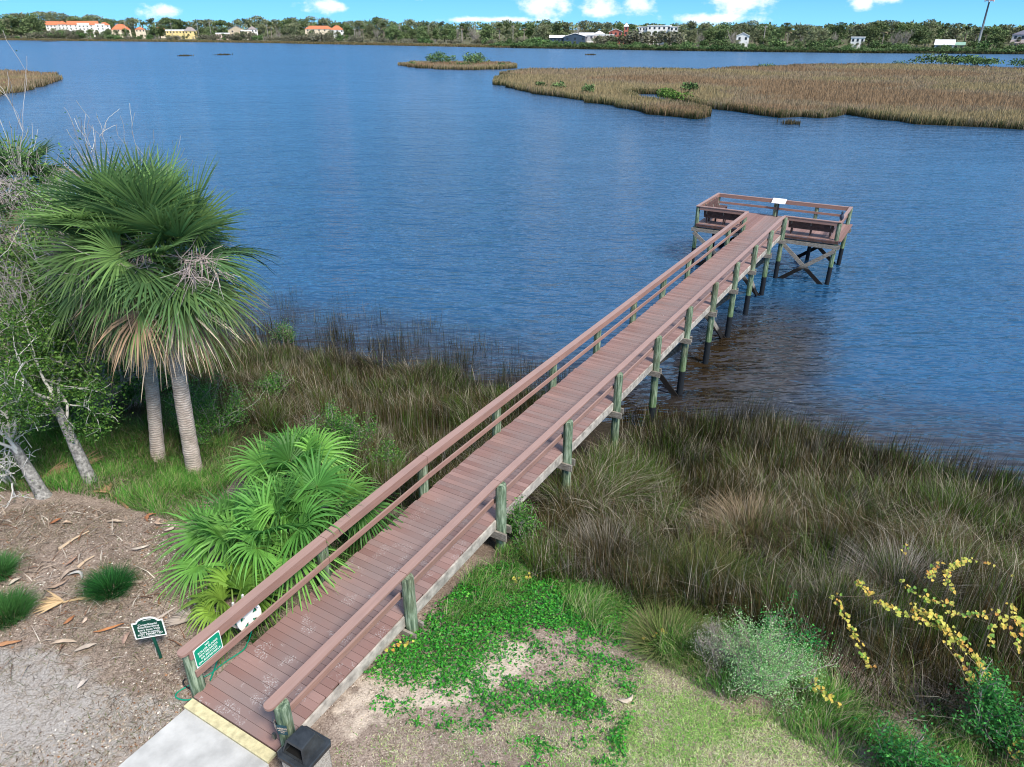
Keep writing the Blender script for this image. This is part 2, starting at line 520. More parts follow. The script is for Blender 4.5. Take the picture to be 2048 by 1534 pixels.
def aggregate():
    m, t, b = mat('pebble_aggregate', 0.85, 0.25)
    co = t.coord('Object')
    vo = t.n('ShaderNodeTexVoronoi', ins={'Scale': 85.0}); t.set(vo.inputs['Vector'], co)
    t.set(b.inputs['Base Color'], t.mix(0.55, t.ramp(t.sep(vo.outputs['Color'])[0], [(0.0, (0.10, 0.085, 0.07)), (0.5, (0.33, 0.29, 0.24)), (1.0, (0.62, 0.58, 0.52))]), (0.34, 0.31, 0.27)))
    t.set(b.inputs['Normal'], t.n('ShaderNodeBump', ins={'Height': vo.outputs['Distance'], 'Strength': 0.6, 'Distance': 0.006}))
    return m


AGG = aggregate()


def ground_mat():
    m, t, b = mat('ground_soil', 0.95, 0.1)
    z = t.n('ShaderNodeAttribute', attribute_name='Col')
    mud, sand, turf = t.sep(z.outputs['Color'])
    pos = t.coord('Object')
    n1, n2, n3, n4 = t.noise(pos, 1.4, 5, 0.6), t.noise(pos, 9, 6, 0.65), t.noise(pos, 30, 6, 0.75), t.noise(pos, 4.0, 5, 0.6)
    base = t.ramp(n3, [(0.36, (0.07, 0.05, 0.04)), (0.5, (0.24, 0.185, 0.15)), (0.64, (0.47, 0.38, 0.32))])
    base = t.mix(t.rng(n2, 0.42, 0.68, 0, 0.6), base, (0.36, 0.29, 0.24))
    base = t.mix(t.rng(n1, 0.48, 0.66, 0, 0.55), base, (0.12, 0.088, 0.07))
    sandc = t.ramp(n3, [(0.36, (0.38, 0.31, 0.25)), (0.64, (0.66, 0.56, 0.46))])
    sandg = t.ramp(n3, [(0.36, (0.24, 0.215, 0.195)), (0.64, (0.46, 0.43, 0.40))])
    base = t.mix(t.rng(t.math('ADD', sand, t.math('MULTIPLY', t.math('SUBTRACT', n4, 0.5), 1.2)), 0.45, 0.75), base, sandc)
    base = t.mix(t.rng(t.math('ADD', turf, t.math('MULTIPLY', t.math('SUBTRACT', n4, 0.5), 1.6)), 0.45, 0.85), base, sandg)
    mudc = t.ramp(n2, [(0.3, (0.018, 0.015, 0.011)), (0.7, (0.055, 0.045, 0.033))])
    base = t.mix(mud, base, mudc)
    t.set(b.inputs['Base Color'], base)
    t.set(b.inputs['Normal'], t.n('ShaderNodeBump', ins={'Height': t.math('ADD', n3, n2), 'Strength': 0.7, 'Distance': 0.03}))
    return m


def water_mat():
    m, t, b = mat('river_water', 0.06, 0.5)
    b.inputs['IOR'].default_value = 1.75
    pos = t.coord('Object')
    x, y, z = t.sep(pos)
    # open water is ruffled by the breeze: its small waves are finer than the mesh
    t.set(b.inputs['Roughness'], t.rng(y, 35, 240, 0.12, 0.24))
    # brown bed in the shallows, deep is sky reflection put into the colour
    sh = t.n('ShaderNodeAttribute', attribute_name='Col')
    shallow_refl = t.sep(sh.outputs['Color'])[0]
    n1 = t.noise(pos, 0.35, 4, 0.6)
    sf = t.rng(t.math('ADD', shallow_refl, t.math('MULTIPLY', t.math('SUBTRACT', n1, 0.5), 0.4)), 0.15, 0.95, 0, 1, True)
    deep_sky = t.mix(t.noise(t.mapping(pos, (0.02, 0.05, 1)), 1.0, 3), (0.010, 0.052, 0.122), (0.015, 0.068, 0.152))  # blue base colour carries the reflected sky
    t.set(b.inputs['Base Color'], t.mix(sf, deep_sky, (0.026, 0.017, 0.008)))
    def ripple(sx, ang, scale, det, dist=0.25):
        return t.noise(t.mapping(pos, (sx, 1.0, 1.0), (0, 0, math.radians(ang))), scale, det, 0.55, dist)
    gust = t.noise(t.mapping(pos, (0.012, 0.045, 1.0), (0, 0, 0.12)), 1.0, 4, 0.6)
    gust2 = t.noise(t.mapping(pos, (0.10, 0.22, 1.0), (0, 0, 0.3)), 1.0, 3, 0.6)
    hgt = t.math('ADD', t.math('MULTIPLY', ripple(0.34, 7, 2.4, 2), 1.5), t.math('MULTIPLY', ripple(0.42, -20, 5.4, 1), 0.28))
    hgt = t.math('ADD', hgt, t.math('MULTIPLY', ripple(0.38, 12, 0.75, 2), 2.3))
    hgt = t.math('ADD', hgt, t.math('MULTIPLY', ripple(0.40, -4, 0.24, 2), 2.4))
    st = t.math('MULTIPLY', t.rng(gust, 0.3, 0.7, 0.7, 1.0), t.rng(gust2, 0.35, 0.65, 0.65, 1.0))
    bp = t.n('ShaderNodeBump', ins={'Height': hgt, 'Strength': st, 'Distance': 0.22})
    t.set(b.inputs['Normal'], bp)
    return m


# ------------------------------------------------------------------ ground, water
def axis(fine0, fine1, step, lim):
    a = list(np.arange(fine0, fine1 + 1e-6, step))
    d = step
    while a[-1] < lim: d *= 1.5; a.append(a[-1] + d)
    d = step; b = [a[0]]
    while b[-1] > -lim: d *= 1.5; b.append(b[-1] - d)
    return np.array(b[:0:-1] + a)


def grid(xs, ys):
    X, Y = np.meshgrid(xs, ys)
    nx, ny = len(xs), len(ys)
    i = (np.arange(ny - 1)[:, None] * nx + np.arange(nx - 1)[None]).ravel()
    return X.ravel(), Y.ravel(), np.stack([i, i + 1, i + nx + 1, i + nx], 1)


def soft(x, y, poly, s=0.35, n=10, seed=3):
    r = np.random.default_rng(seed)
    o = 0
    for k in range(n): o = o + inside(x + r.normal(0, s), y + r.normal(0, s), poly)
    return o / n


SAND = ground_poly([(630, 1450), (690, 1365), (790, 1335), (900, 1335), (1000, 1285), (1080, 1290), (1090, 1330), (1040, 1370), (970, 1410), (880, 1430), (780, 1440), (700, 1510)])
GREYS = ground_poly([(-250, 1620), (-60, 1320), (60, 1290), (150, 1330), (250, 1400), (330, 1400), (400, 1400), (250, 1560), (120, 1660)])
gxs, gys, gq = grid(axis(-18, 20, 0.22, 9000), axis(4, 30, 0.22, 9000))
gzs = gz(gxs, gys)
dd = shore_d(gxs, gys)
mud = np.clip((11.5 - dd) / 3.0, 0, 1)
gcol = np.stack([mud, soft(gxs, gys, SAND, 0.3), soft(gxs, gys, GREYS, 0.3)], 1)
g = G().add(np.stack([gxs, gys, gzs], 1), gq, col=gcol)
ground = g.build('ground', ground_mat(), smooth=True); tag(ground, kind='structure')

xs, ys, wq = grid(axis(-30, 40, 0.8, 12000), axis(10, 60, 0.8, 12000))
sd = shore_d(xs, ys)
uu = (xs - X0) * DX + (ys - Y0) * DY; vv = (xs - X0) * DY - (ys - Y0) * DX
shal_refl = np.clip(1 + sd / 9.0, 0, 1)
shal_refl = np.maximum(shal_refl, np.clip(1.15 - np.hypot((uu - 22) / 10.5, (vv - 3.2) / 4.2), 0, 1) * 1.2)  # brown patch beside the pier: its dark reflection put into the water colour
shal_refl = np.where((np.abs(xs) < 60) & (ys < 70), shal_refl, 0)
wob_z = np.full(len(xs), WATER_Z)
g = G().add(np.stack([xs, ys, wob_z], 1), wq, col=np.repeat(np.clip(shal_refl, 0, 1)[:, None], 3, 1))
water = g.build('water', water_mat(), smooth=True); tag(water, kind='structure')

# concrete walk leading to the boardwalk
g = G(); g.ubox(-9, -0.135, 0.06, 1.86, -0.42, -0.265, rel=False)
tag(g.build('path', CONC), kind='structure')


# ------------------------------------------------------------------ the pier
RP = np.random.default_rng(7)
SPC, VL, VR = 3.05, -0.06, 1.885             # bay, left and right pile lines
PU0, PU1, PV0, PV1 = 33.7, 37.75, -2.62, 4.42  # platform at the river end
pier = thing('boardwalk', U(0, 0.93, -0.3), 'reddish brown wooden boardwalk with railings leading out over the river to a platform', 'boardwalk')

g = G()
u = 0.06
while u < PU0 - 0.02:
    wdt = 0.139
    a, b = RP.normal(0, 0.004), RP.normal(0, 0.012)
    g.ubox(u, u + wdt, 0.0 + b, 1.80 + RP.normal(0, 0.008), -0.038 + a * 0.3, 0.0 + a * 0.4)
    u += 0.1455
g.build('deck', DECK, pier)
g = G()
v = PV0 + 0.02
while v < PV1 + 0.12:
    ub = PU1 + 0.12 + RP.normal(0, 0.01)
    g.ubox(PU0, ub, v, v + 0.139, -0.038 + RP.normal(0, 0.001), -0.001 + RP.normal(0, 0.0015))
    v += 0.1455
g.build('platform_deck', DECK, pier)
g = G(); g.ubox(-0.13, 0.035, 0.02, 1.83, -0.05, 0.004); g.build('threshold_strip', YELLOW, pier)


def long(g, v0, v1, a, b, us, m=0):
    for p, q in zip(us[:-1], us[1:]): g.ubox(p, q - (0.010 if len(us) < 11 else 0.004), v0, v1, a, b, m=m)


KN = [0.06, 3.05, 6.1] + [6.1 + 3.05 * i for i in range(1, 10)]
for (v0, v1) in ((1.805, 1.843), (0.03, 0.068)):
    g = G(); long(g, v0, v1, -0.235, -0.020, KN); g.build('edge_joist', FASCIA, pier)
g = G(); long(g, 0.9, 0.94, -0.24, -0.042, KN); g.build('middle_joist', TIMBER, pier)

PILE_U = [0.22] + [SPC * i for i in range(1, 12)]
BEAMZ = -0.33


def pile(uu, vv, top, r=0.112, botz=None):
    p = U(uu, vv); gzv = float(gz(p[0], p[1]))
    bz = min(gzv - 0.5, WATER_Z - 0.6 if gzv < -2.3 else gzv - 0.5)
    lean = RP.normal(0, 0.006, 2)
    zt = zdeck(uu) + top
    zs = [zt, zt - 0.05, zt - 0.3, zt - 0.9, -1.6, bz]
    zs = [q for i, q in enumerate(zs) if i < 4 or q < zt - 1.0]
    P = [[p[0] + lean[0] * (q - zt) , p[1] + lean[1] * (q - zt), q] for q in zs]
    R = [r * 0.93, r, r * 1.0, r * 1.01] + [r * 1.03] * (len(zs) - 4)
    G().tube(np.array(P)[::-1], R[::-1], 14).build('piling', PILE, pier, smooth=False)


for i, uu in enumerate(PILE_U):
    pile(uu, VL - 0.02, 0.80, 0.112)
    pile(uu, VR + 0.02, 0.855, 0.112)
    # pair of cross timbers clamping the piles, ends sticking out
    for s in (-1, 1):
        if i == 0 and s < 0: continue
        g = G(); c = uu + s * 0.145
        g.ubox(c - 0.025, c + 0.025, VL - 0.16, VR + 0.17 + (0.06 if s < 0 else 0), -0.42, -0.245); g.build('cross_timber', TIMBER, pier)

# top rails: flat cap over an upright board, and a mid rail, in lengths jointed at the piles
RAILU = [0.10, 3.05, 6.1, 12.2, 18.3, 24.4, 30.5, PU0 - 0.05]


def cap_end(g, u1, va, vb, z):                                # half-round nosing of the cap at the landward end
    c, r = (va + vb) / 2, (vb - va) / 2
    pts = [(u1 - r * 0.9 * math.sin(t), c + r * math.cos(t)) for t in np.linspace(0, math.pi, 11)]
    n = len(pts); n0 = g.n
    g.add([U(a, b, z + zdeck(max(a, 0)) - 0.04) for a, b in pts] + [U(a, b, z + zdeck(max(a, 0))) for a, b in pts],
          [(i, i + 1, n + i + 1, n + i) for i in range(n - 1)])
    g.loose.append(([n0 + i for i in range(n)][::-1], 0)); g.loose.append(([n0 + n + i for i in range(n)], 0))


def zk(u): return zdeck(max(u, 0))


RT = 0.915
for side, (va, vb) in enumerate(((-0.10, 0.075), (1.735, 1.905))):
    vin = (0.040, 0.078) if side == 0 else (1.733, 1.771)
    g = G(); long(g, va, vb, RT - 0.04, RT, RAILU); cap_end(g, RAILU[0], va, vb, RT); g.build('cap_rail', RAIL, pier)
    g = G(); long(g, vin[0] + 0.001, vin[1] - 0.004, RT - 0.18, RT - 0.0405, [0.14] + RAILU[1:]); g.build('top_rail', RAIL, pier)
    g = G(); long(g, vin[0] + 0.005, vin[1] + 0.005, 0.36, 0.475, [0.16] + RAILU[1:]); g.build('mid_rail', RAIL, pier)

# platform piles, rim, beams and rails
zp = -0.39
UM = (PU0 + 0.1, PU1)
for uu in UM:
    for vv in ((PV0, 1.15, PV1) if uu > PU0 + 1 else (PV0, PV1)):
        pile(uu, vv + (0.0 if abs(vv - 1.15) > 0.1 else -0.55), 0.84, 0.105)
pile(PU1, 2.75, 0.84, 0.1)
g = G()
for (a, b, c, d) in ((PU0 - 0.04, PU0, PV0, -0.17), (PU0 - 0.04, PU0, 1.98, PV1 + 0.13), (PU1 + 0.125, PU1 + 0.16, PV0, PV1 + 0.13), (PU0, PU1 + 0.12, PV0 - 0.03, PV0 + 0.012), (PU0, PU1 + 0.12, PV1 + 0.14, PV1 + 0.175)):
    g.ubox(a, b, c, d, -0.17, -0.045)
g.build('platform_rim', BENCHM, pier)
for s in (-0.15, 0.15):
    for uu in UM:
        g = G(); g.ubox(uu + s - 0.025, uu + s + 0.025, PV0 - 0.2, PV1 + 0.22, -0.43, -0.25); g.build('cross_timber', TIMBER, pier)
# upright posts that carry the inner ends of the platform rail are the last boardwalk piles
def vrail(name, u0, u1, v0, v1, a, b): g = G(); g.ubox(u0, u1, v0, v1, a, b); g.build(name, RAIL, pier)


vrail('cap_rail', PU0 - 0.02, PU0 + 0.14, PV0 - 0.1, 0.03, RT - 0.04, RT)
vrail('cap_rail', PU0 - 0.02, PU0 + 0.14, 1.78, PV1 + 0.08, RT - 0.04, RT)
vrail('cap_rail', PU0 + 0.144, PU1 + 0.1, PV0 - 0.1, PV0 + 0.06, RT - 0.04, RT)
vrail('cap_rail', PU0 + 0.144, PU1 + 0.1, PV1 - 0.08, PV1 + 0.08, RT - 0.04, RT)
vrail('cap_rail', PU1 - 0.12, PU1 + 0.04, PV0 + 0.064, PV1 - 0.084, RT - 0.04, RT)
vrail('top_rail', PU1 - 0.118, PU1 - 0.085, PV0 + 0.05, PV1 - 0.06, RT - 0.20, RT - 0.0405)
vrail('top_rail', PU0 + 0.1, PU1 - 0.13, PV0 + 0.02, PV0 + 0.055, RT - 0.20, RT - 0.0405)
vrail('top_rail', PU0 + 0.1, PU1 - 0.13, PV1 - 0.075, PV1 - 0.04, RT - 0.20, RT - 0.0405)
vrail('top_rail', PU0 + 0.0, PU0 + 0.034, PV0 + 0.1, -0.2, RT - 0.20, RT - 0.0405)
vrail('top_rail', PU0 + 0.0, PU0 + 0.034, 2.0, PV1 - 0.1, RT - 0.20, RT - 0.0405)
vrail('mid_rail', PU1 - 0.12, PU1 - 0.08, PV0 + 0.05, PV1 - 0.06, 0.37, 0.49)
vrail('mid_rail', PU0 + 0.1, PU1 - 0.13, PV1 - 0.12, PV1 - 0.08, 0.37, 0.49)
# cross braces under the platform and under two bays of the walk
def brace(p, q):
    g = G(); g.beam(p, q, 0.045, 0.19, up=(0, 0, 1)); g.build('brace', TIMBER, pier)


for uu in UM:
    o = 0.2 if uu < PU0 + 1 else -0.2
    brace(U(uu - o, PV1 + 0.05, zp - 0.42), U(uu - o, 1.95, -2.75)); brace(U(uu - o * 0.75 - 0.02, 2.0, zp - 0.42), U(uu - o * 0.75 - 0.02, PV1 - 0.15, -2.75))
    brace(U(uu - o, PV0 - 0.05, zp - 0.42), U(uu - o, -0.1, -2.75)); brace(U(uu - o * 0.75 - 0.02, -0.1, zp - 0.42), U(uu - o * 0.75 - 0.02, PV0 + 0.2, -2.75))
for i in (6, 8, 10):
    uu = PILE_U[i]
    brace(U(uu - 0.2, VL - 0.1, zdeck(uu) - 0.4), U(uu - 0.2, VR, -2.7)); brace(U(uu + 0.2, VR + 0.1, zdeck(uu) - 0.4), U(uu + 0.2, VL, -2.7))
for i in (7, 9):
    uu = PILE_U[i]
    brace(U(uu + 0.1, VR - 0.13, zdeck(uu) - 0.42), U(uu + SPC - 0.1, VR - 0.13, -2.7))


# benches with sloping backs along three sides of the platform
def bench(name_label, o, along, out, L):
    """o: deck point at one end of the back line; along: unit; out: unit pointing off the platform"""
    o = np.array(o); al = np.array(along); ou = np.array(out); up = np.array([0, 0, 1.0])
    t = thing('bench', o + al * L / 2, name_label, 'bench', 'benches on the fishing platform')
    inn = -ou
    for k in range(3):                                        # seat boards
        a = o + inn * (0.22 + 0.15 * k) + up * 0.43
        G().beam(a, a + al * L, 0.14, 0.038).build('seat', BENCHM, t)
    for k in range(3):                                        # back boards, leaning out to the rail
        f = k / 3
        a = o + inn * (0.10 - 0.13 * f) + up * (0.475 + 0.155 * k)
        G().beam(a, a + al * L, 0.034, 0.150, up=up + ou * 0.30).build('backrest', BENCHM, t)
    G().beam(o + inn * 0.14 + up * 0.36, o + inn * 0.14 + al * L + up * 0.36, 0.035, 0.13).build('apron', BENCHM, t)
    n = 3
    for k in range(n):
        a = o + al * (0.15 + (L - 0.3) * k / (n - 1))
        G().beam(a + inn * 0.56 + up * 0.0, a + inn * 0.56 + up * 0.41, 0.045, 0.09, up=ou).build('leg', BENCHM, t)
        G().beam(a + inn * 0.2 + up * 0.0, a + inn * 0.2 + up * 0.41, 0.045, 0.09, up=ou).build('leg', BENCHM, t)
        G().beam(a + inn * 0.165 + up * 0.40, a + ou * 0.075 + up * 0.88, 0.045, 0.07, up=ou).build('back_support', TIMBER, t)
        G().beam(a + inn * 0.13 + up * 0.39, a + inn * 0.6 + up * 0.39, 0.045, 0.05).build('seat_support', BENCHM, t)


Dv, Nv = np.array([DX, DY, 0]), np.array([DY, -DX, 0])
bench('dark wooden bench with its back to the shore, left of the walkway end', U(PU0 + 0.22, PV0 + 0.28, zp + 0.055), Nv, -Dv, 2.1)
bench('dark wooden bench with its back to the shore, beside the perched bird', U(PU0 + 0.22, 2.03, zp + 0.055), Nv, -Dv, 2.15)
bench('wooden bench along the left end of the platform facing across it', U(PU0 + 0.75, PV0 + 0.22, zp + 0.055), Dv, -Nv, 2.3)

# reading board by the far rail
q = U(PU1 - 0.28, 0.86)
t = thing('information_panel', (q[0], q[1], zp), 'white tilted reading board on a dark stand by the far platform rail', 'sign')
g = G(); g.beam(U(PU1 - 0.25, 0.78, zp), U(PU1 - 0.27, 0.78, zp + 0.86), 0.07, 0.07, up=Dv); g.build('post', BLACKP, t)
g = G(); c = U(PU1 - 0.27, 0.78, zp + 0.90)
g.beam(c - Nv * 0.36, c + Nv * 0.36, 0.46, 0.02, up=np.array([0, 0, 1.0]) - Dv * 0.45); g.build('panel', WHITEP, t)
g = G(); c2 = c - np.array([0, 0, 0.03]); g.beam(c2 - Nv * 0.2, c2 + Nv * 0.2, 0.2, 0.03, up=np.array([0, 0, 1.0]) - Dv * 0.45); g.build('bracket', BLACKP, t)

# bird on the corner of the near platform rail
BIRD = plain('slate_feathers', (0.055, 0.065, 0.10), 0.8, 0.4, 25)
BIRDL = plain('pale_feathers', (0.13, 0.14, 0.19), 0.8, 0.3, 25)
q = U(PU0 + 0.42, PV1, zp + RT + 0.018)
t = thing('bird', q, 'slate grey bird perched upright on the corner rail of the platform', 'bird')
bx = -Dv; up = np.array([0, 0, 1.0])
ax = up * 0.95 + bx * 0.22
G().lathe(q + up * 0.05 - bx * 0.02, [(0.0, 0), (0.045, 0.02), (0.085, 0.09), (0.098, 0.17), (0.088, 0.25), (0.06, 0.31), (0.042, 0.345), (0.05, 0.37), (0.056, 0.40), (0.05, 0.435), (0.03, 0.46), (0, 0.47)], 14, axis=ax).build('body', BIRD, t, True)
g = G(); hp = q + up * 0.05 - bx * 0.02 + ax / np.linalg.norm(ax) * 0.405
g.lathe(hp + bx * 0.04, [(0.02, 0), (0.016, 0.025), (0.006, 0.055), (0, 0.065)], 8, axis=bx - up * 0.25); g.build('beak', BLACKP, t, True)
g = G(); g.prism([(-0.04, 0), (0.04, 0), (0.05, -0.2), (-0.05, -0.2)], q + up * 0.1 - bx * 0.10, Nv, up * 0.9 + bx * 0.35, bx, 0.02); g.build('tail', BIRD, t)
for s in (-1, 1):
    g = G()
    g.lathe(q + up * 0.09 - bx * 0.015 + Nv * s * 0.055, [(0, 0), (0.03, 0.03), (0.05, 0.12), (0.045, 0.2), (0, 0.25)], 10, axis=ax); g.build('wing', BIRDL, t, True)
    g = G(); g.tube([q + Nv * s * 0.03, q + Nv * s * 0.03 + up * 0.09], 0.008, 6); g.build('leg', BLACKP, t)

#  ------------------------------------------------------------------ signs, hose, bin
# sign on the left rail
o = U(0.43, 0.0835, zdeck(0.3) + RT - 0.21)
eu = np.array(U(1, 0, zdeck(1))) - np.array(U(0, 0, zdeck(0))); eu /= np.linalg.norm(eu)
SU = eu; SV = np.array([0, 0, 1.0]); SN = Nv
t = thing('rules_sign', o, 'green sign with white lettering fixed to the left top rail, ending ON BOARDWALK', 'sign')
def rrect(w_, h_, r, n=5):
    pts = []
    for cx, cy, a0 in ((w_ / 2 - r, h_ / 2 - r, 0), (-w_ / 2 + r, h_ / 2 - r, 90), (-w_ / 2 + r, -h_ / 2 + r, 180), (w_ / 2 - r, -h_ / 2 + r, 270)):
        for k in range(n + 1):
            a = math.radians(a0 + 90 * k / n); pts.append((cx + r * math.cos(a), cy + r * math.sin(a)))
    return pts


g = G(); g.prism(rrect(0.48, 0.36, 0.004, 2), o, SU, SV, SN, 0.006); g.build('backing', WHITEP, t)
g = G(); g.prism(rrect(0.458, 0.338, 0.045), o + SN * 0.0062, SU, SV, SN, 0.002); g.build('sign_face', GREEN_SIGN, t)
for k, s in enumerate(['NO', 'ROLLER BLADES', 'SKATEBOARDS', 'OR BICYCLES', 'ON BOARDWALK']):
    text(s, 0.05, o + SN * 0.0088 + SV * (0.122 - 0.061 * k), SU, SV, WHITEP, t, 0.0005)

# sign on its own leaning post
b0 = on_ground(322, 1316); zc_ = 0.74
top_ = np.array([*b0[:2], b0[2]]) + np.array([-0.06, 0.02, 0.46])
t = thing('property_sign', b0, 'dark green arched sign with white border on a short post, reading NOT PERMITTED', 'sign')
fx = np.array([0.97, 0.24, 0.0]); fx /= np.linalg.norm(fx)
fn = np.cross(fx, [0, 0, 1.0]); fn /= np.linalg.norm(fn)
lean = 0.10
fy = np.array([0, 0, 1.0]) * math.cos(lean) - fn * math.sin(lean) - fx * 0.04; fy /= np.linalg.norm(fy); fz = np.cross(fx, fy)
G().tube([b0 - np.array([0, 0, 0.3]), b0 + np.array([0, 0, 0.1]), top_ - fz * 0.035 + fy * 0.1], 0.027, 8).build('post', DKPOST, t)


def arch(w_, h_, rise, sc=1.0):
    pts = [(-w_ / 2, -h_ / 2), (w_ / 2, -h_ / 2), (w_ / 2, h_ / 2), (w_ * 0.37, h_ / 2)]
    pts += [(w_ * 0.33 * math.cos(a), h_ / 2 + 0.012 + rise * math.sin(a)) for a in np.linspace(0.12, math.pi - 0.12, 13)]
    pts += [(-w_ * 0.37, h_ / 2), (-w_ / 2, h_ / 2)]
    return pts


c = top_ + fy * 0.165
g = G(); g.prism(arch(0.475, 0.315, 0.072), c, fx, fy, fz, 0.012); g.build('border', WHITEP, t)
g = G(); g.prism(arch(0.437, 0.277, 0.066), c + fz * 0.0122, fx, fy, fz, 0.002); g.build('sign_face', DARK_GREEN, t)
for s, sz, yy in (('Canoe/Kayak/', 0.052, 0.105), ('Boat/Swimming', 0.052, 0.057), ('Entry from Vista', 0.050, 0.004), ('Cove Property', 0.050, -0.042), ('NOT PERMITTED', 0.050, -0.088), ('(This is a conservation easement)', 0.022, -0.122)):
    text(s, sz, c + fz * 0.0146 + fy * yy, fx, fy, WHITEP, t, 0.0004)
g = G()
for k in range(9):
    a = -0.055 + 0.0138 * k; g.prism([(a, 0), (a + 0.011, 0.002), (a + 0.009, 0.013), (a + 0.002, 0.011)], c + fz * 0.0146 + fy * (0.188 - abs(k - 4) * 0.002), fx, fy, fz, 0.001)
g.build('emblem', WHITEP, t)

# small bent blue sign on the right-hand first pile
q = U(0.22, VR, zdeck(0.2) + 0.46)
t = thing('warning_sign', q, 'small bent blue sign with faded lettering on the first right-hand pile above the bin', 'sign')
pl, ph = 0.30, 0.19
sx = Nv; out = -Dv
for s, ang_, nm in ((-1, 0.38, 'sign_face'), (1, 0.38, 'sign_face')):
    ex = sx * s * math.cos(ang_) + Dv * math.sin(ang_)
    o2 = q + out * 0.125
    ex_ = ex * s
    g = G()
    oo = o2 if s > 0 else o2 + ex * (pl * 0.5)
    g.prism([(0, -ph / 2), (pl * 0.5, -ph / 2), (pl * 0.5, ph / 2), (0, ph / 2)], oo, ex_, SV, np.cross(ex_, SV), 0.003)
    fo = g.build(nm, BLUE_SIGN, t)
    nn = np.cross(ex_, SV)
    cen = o2 + ex * pl * 0.25 + nn * 0.0045
    text('TRESP' if s < 0 else 'ASSING', 0.043, cen + SV * 0.025, ex_, SV, PALE_RED, t, 0.001)
    text('PRIVATE' if s < 0 else 'PROPERTY', 0.026, cen - SV * 0.02, ex_, SV, PALE_RED, t, 0.0004)
    text('RESIDENTS' if s < 0 else 'ONLY', 0.022, cen - SV * 0.055, ex_, SV, PALE_RED, t, 0.0003)
g = G(); g.beam(q + out * 0.15 - SV * 0.20 - Nv * 0.06, q + out * 0.15 - SV * 0.10 - Nv * 0.06, 0.05, 0.04, up=Dv); g.build('bracket', BLACKP, t)

# hose reel under the left rail
o = U(1.32, -0.17, zdeck(1.3) + 0.47)
t = thing('hose_reel', o, 'white plastic reel wound with green hose behind the left railing', 'hose reel')


def disc(c, ax, R, th, nm):
    ax = np.asarray(ax) / np.linalg.norm(ax); a = np.cross(ax, [0, 0, 1.0]); a /= np.linalg.norm(a); b = np.cross(ax, a)
    g = G(); n = 36
    for (r0, r1) in ((0.72 * R, R), (0.0, 0.36 * R)):
        th_ = np.linspace(0, 2 * np.pi, n, endpoint=False)
        ring = lambda r, h: [c + ax * h + (a * math.cos(t_) + b * math.sin(t_)) * max(r, 0.001) for t_ in th_]
        V = ring(r0, 0) + ring(r1, 0) + ring(r1, th) + ring(r0, th)
        Q = []
        for k in range(n):
            k2 = (k + 1) % n
            for i in range(4): j = (i + 1) % 4; Q.append((i * n + k, i * n + k2, j * n + k2, j * n + k))
        g.add(V, Q)
    for k in range(5):                                         # broad spokes leave five round windows
        th0 = k * 2 * np.pi / 5 + 0.3
        V = []
        for h in (0.001, th - 0.001):
            for r, hw in ((0.3 * R, 0.58), (0.78 * R, 0.33)):
                for s in (-1, 1): V.append(c + ax * h + (a * math.cos(th0 + s * hw) + b * math.sin(th0 + s * hw)) * r)
        g.add(V, [(0, 1, 3, 2), (4, 6, 7, 5), (0, 4, 5, 1), (2, 3, 7, 6), (0, 2, 6, 4), (1, 5, 7, 3)])
    return g.build(nm, WHITE, t)


AX = Nv * 0.97 + np.array([0, 0, 0.22]); AX /= np.linalg.norm(AX)
disc(o + AX * 0.09, AX, 0.235, 0.025, 'flange'); disc(o - AX * 0.13, AX, 0.225, 0.025, 'flange')
G().lathe(o - AX * 0.11, [(0.06, 0), (0.09, 0.01), (0.09, 0.19), (0.06, 0.2)], 20, axis=AX).build('hub', WHITE, t)
g = G(); a_ = np.cross(AX, [0, 0, 1.0]); a_ /= np.linalg.norm(a_); b_ = np.cross(AX, a_)
th = np.linspace(0, 2 * np.pi * 24, 24 * 26)
ly = th / (2 * np.pi)
hpos = np.abs((ly / 8) % 2 - 1) * 0.17 - 0.095; rpos = 0.10 + 0.026 * (ly / 8)
g.tube(o + AX * hpos[:, None] + (np.cos(th)[:, None] * a_ + np.sin(th)[:, None] * b_) * (rpos)[:, None], 0.0115, 6); g.build('wound_hose', HOSE, t, True)
g = G(); bk = o - AX * 0.16
for s in (-0.1, 0.1): g.beam(bk + SU * s, bk + SU * s + np.array([0, 0, 0.36]) + Nv * 0.06, 0.03, 0.03, up=Nv)
g.beam(bk - SU * 0.12, bk + SU * 0.12, 0.03, 0.04, up=Nv); g.build('hanger', WHITE, t)
g = G(); hq = o + AX * 0.12 + SU * 0.16 + np.array([0, 0, 0.12]); g.tube([hq - AX * 0.02, hq + AX * 0.05], 0.02, 8); g.build('crank', WHITE, t)


def gl(pts, lift):
    P = np.array([on_ground(px, py, lift) for px, py in pts]); n = len(P)
    tt = np.linspace(0, n - 1, (n - 1) * 9 + 1)
    return np.stack([np.interp(tt, range(n), P[:, k]) for k in range(3)], 1)


def smooth_line(P, k=5):
    ker = np.ones(k) / k
    Q = np.stack([np.convolve(np.pad(P[:, i], (k // 2, k // 2), 'edge'), ker, 'valid') for i in range(3)], 1)
    return Q


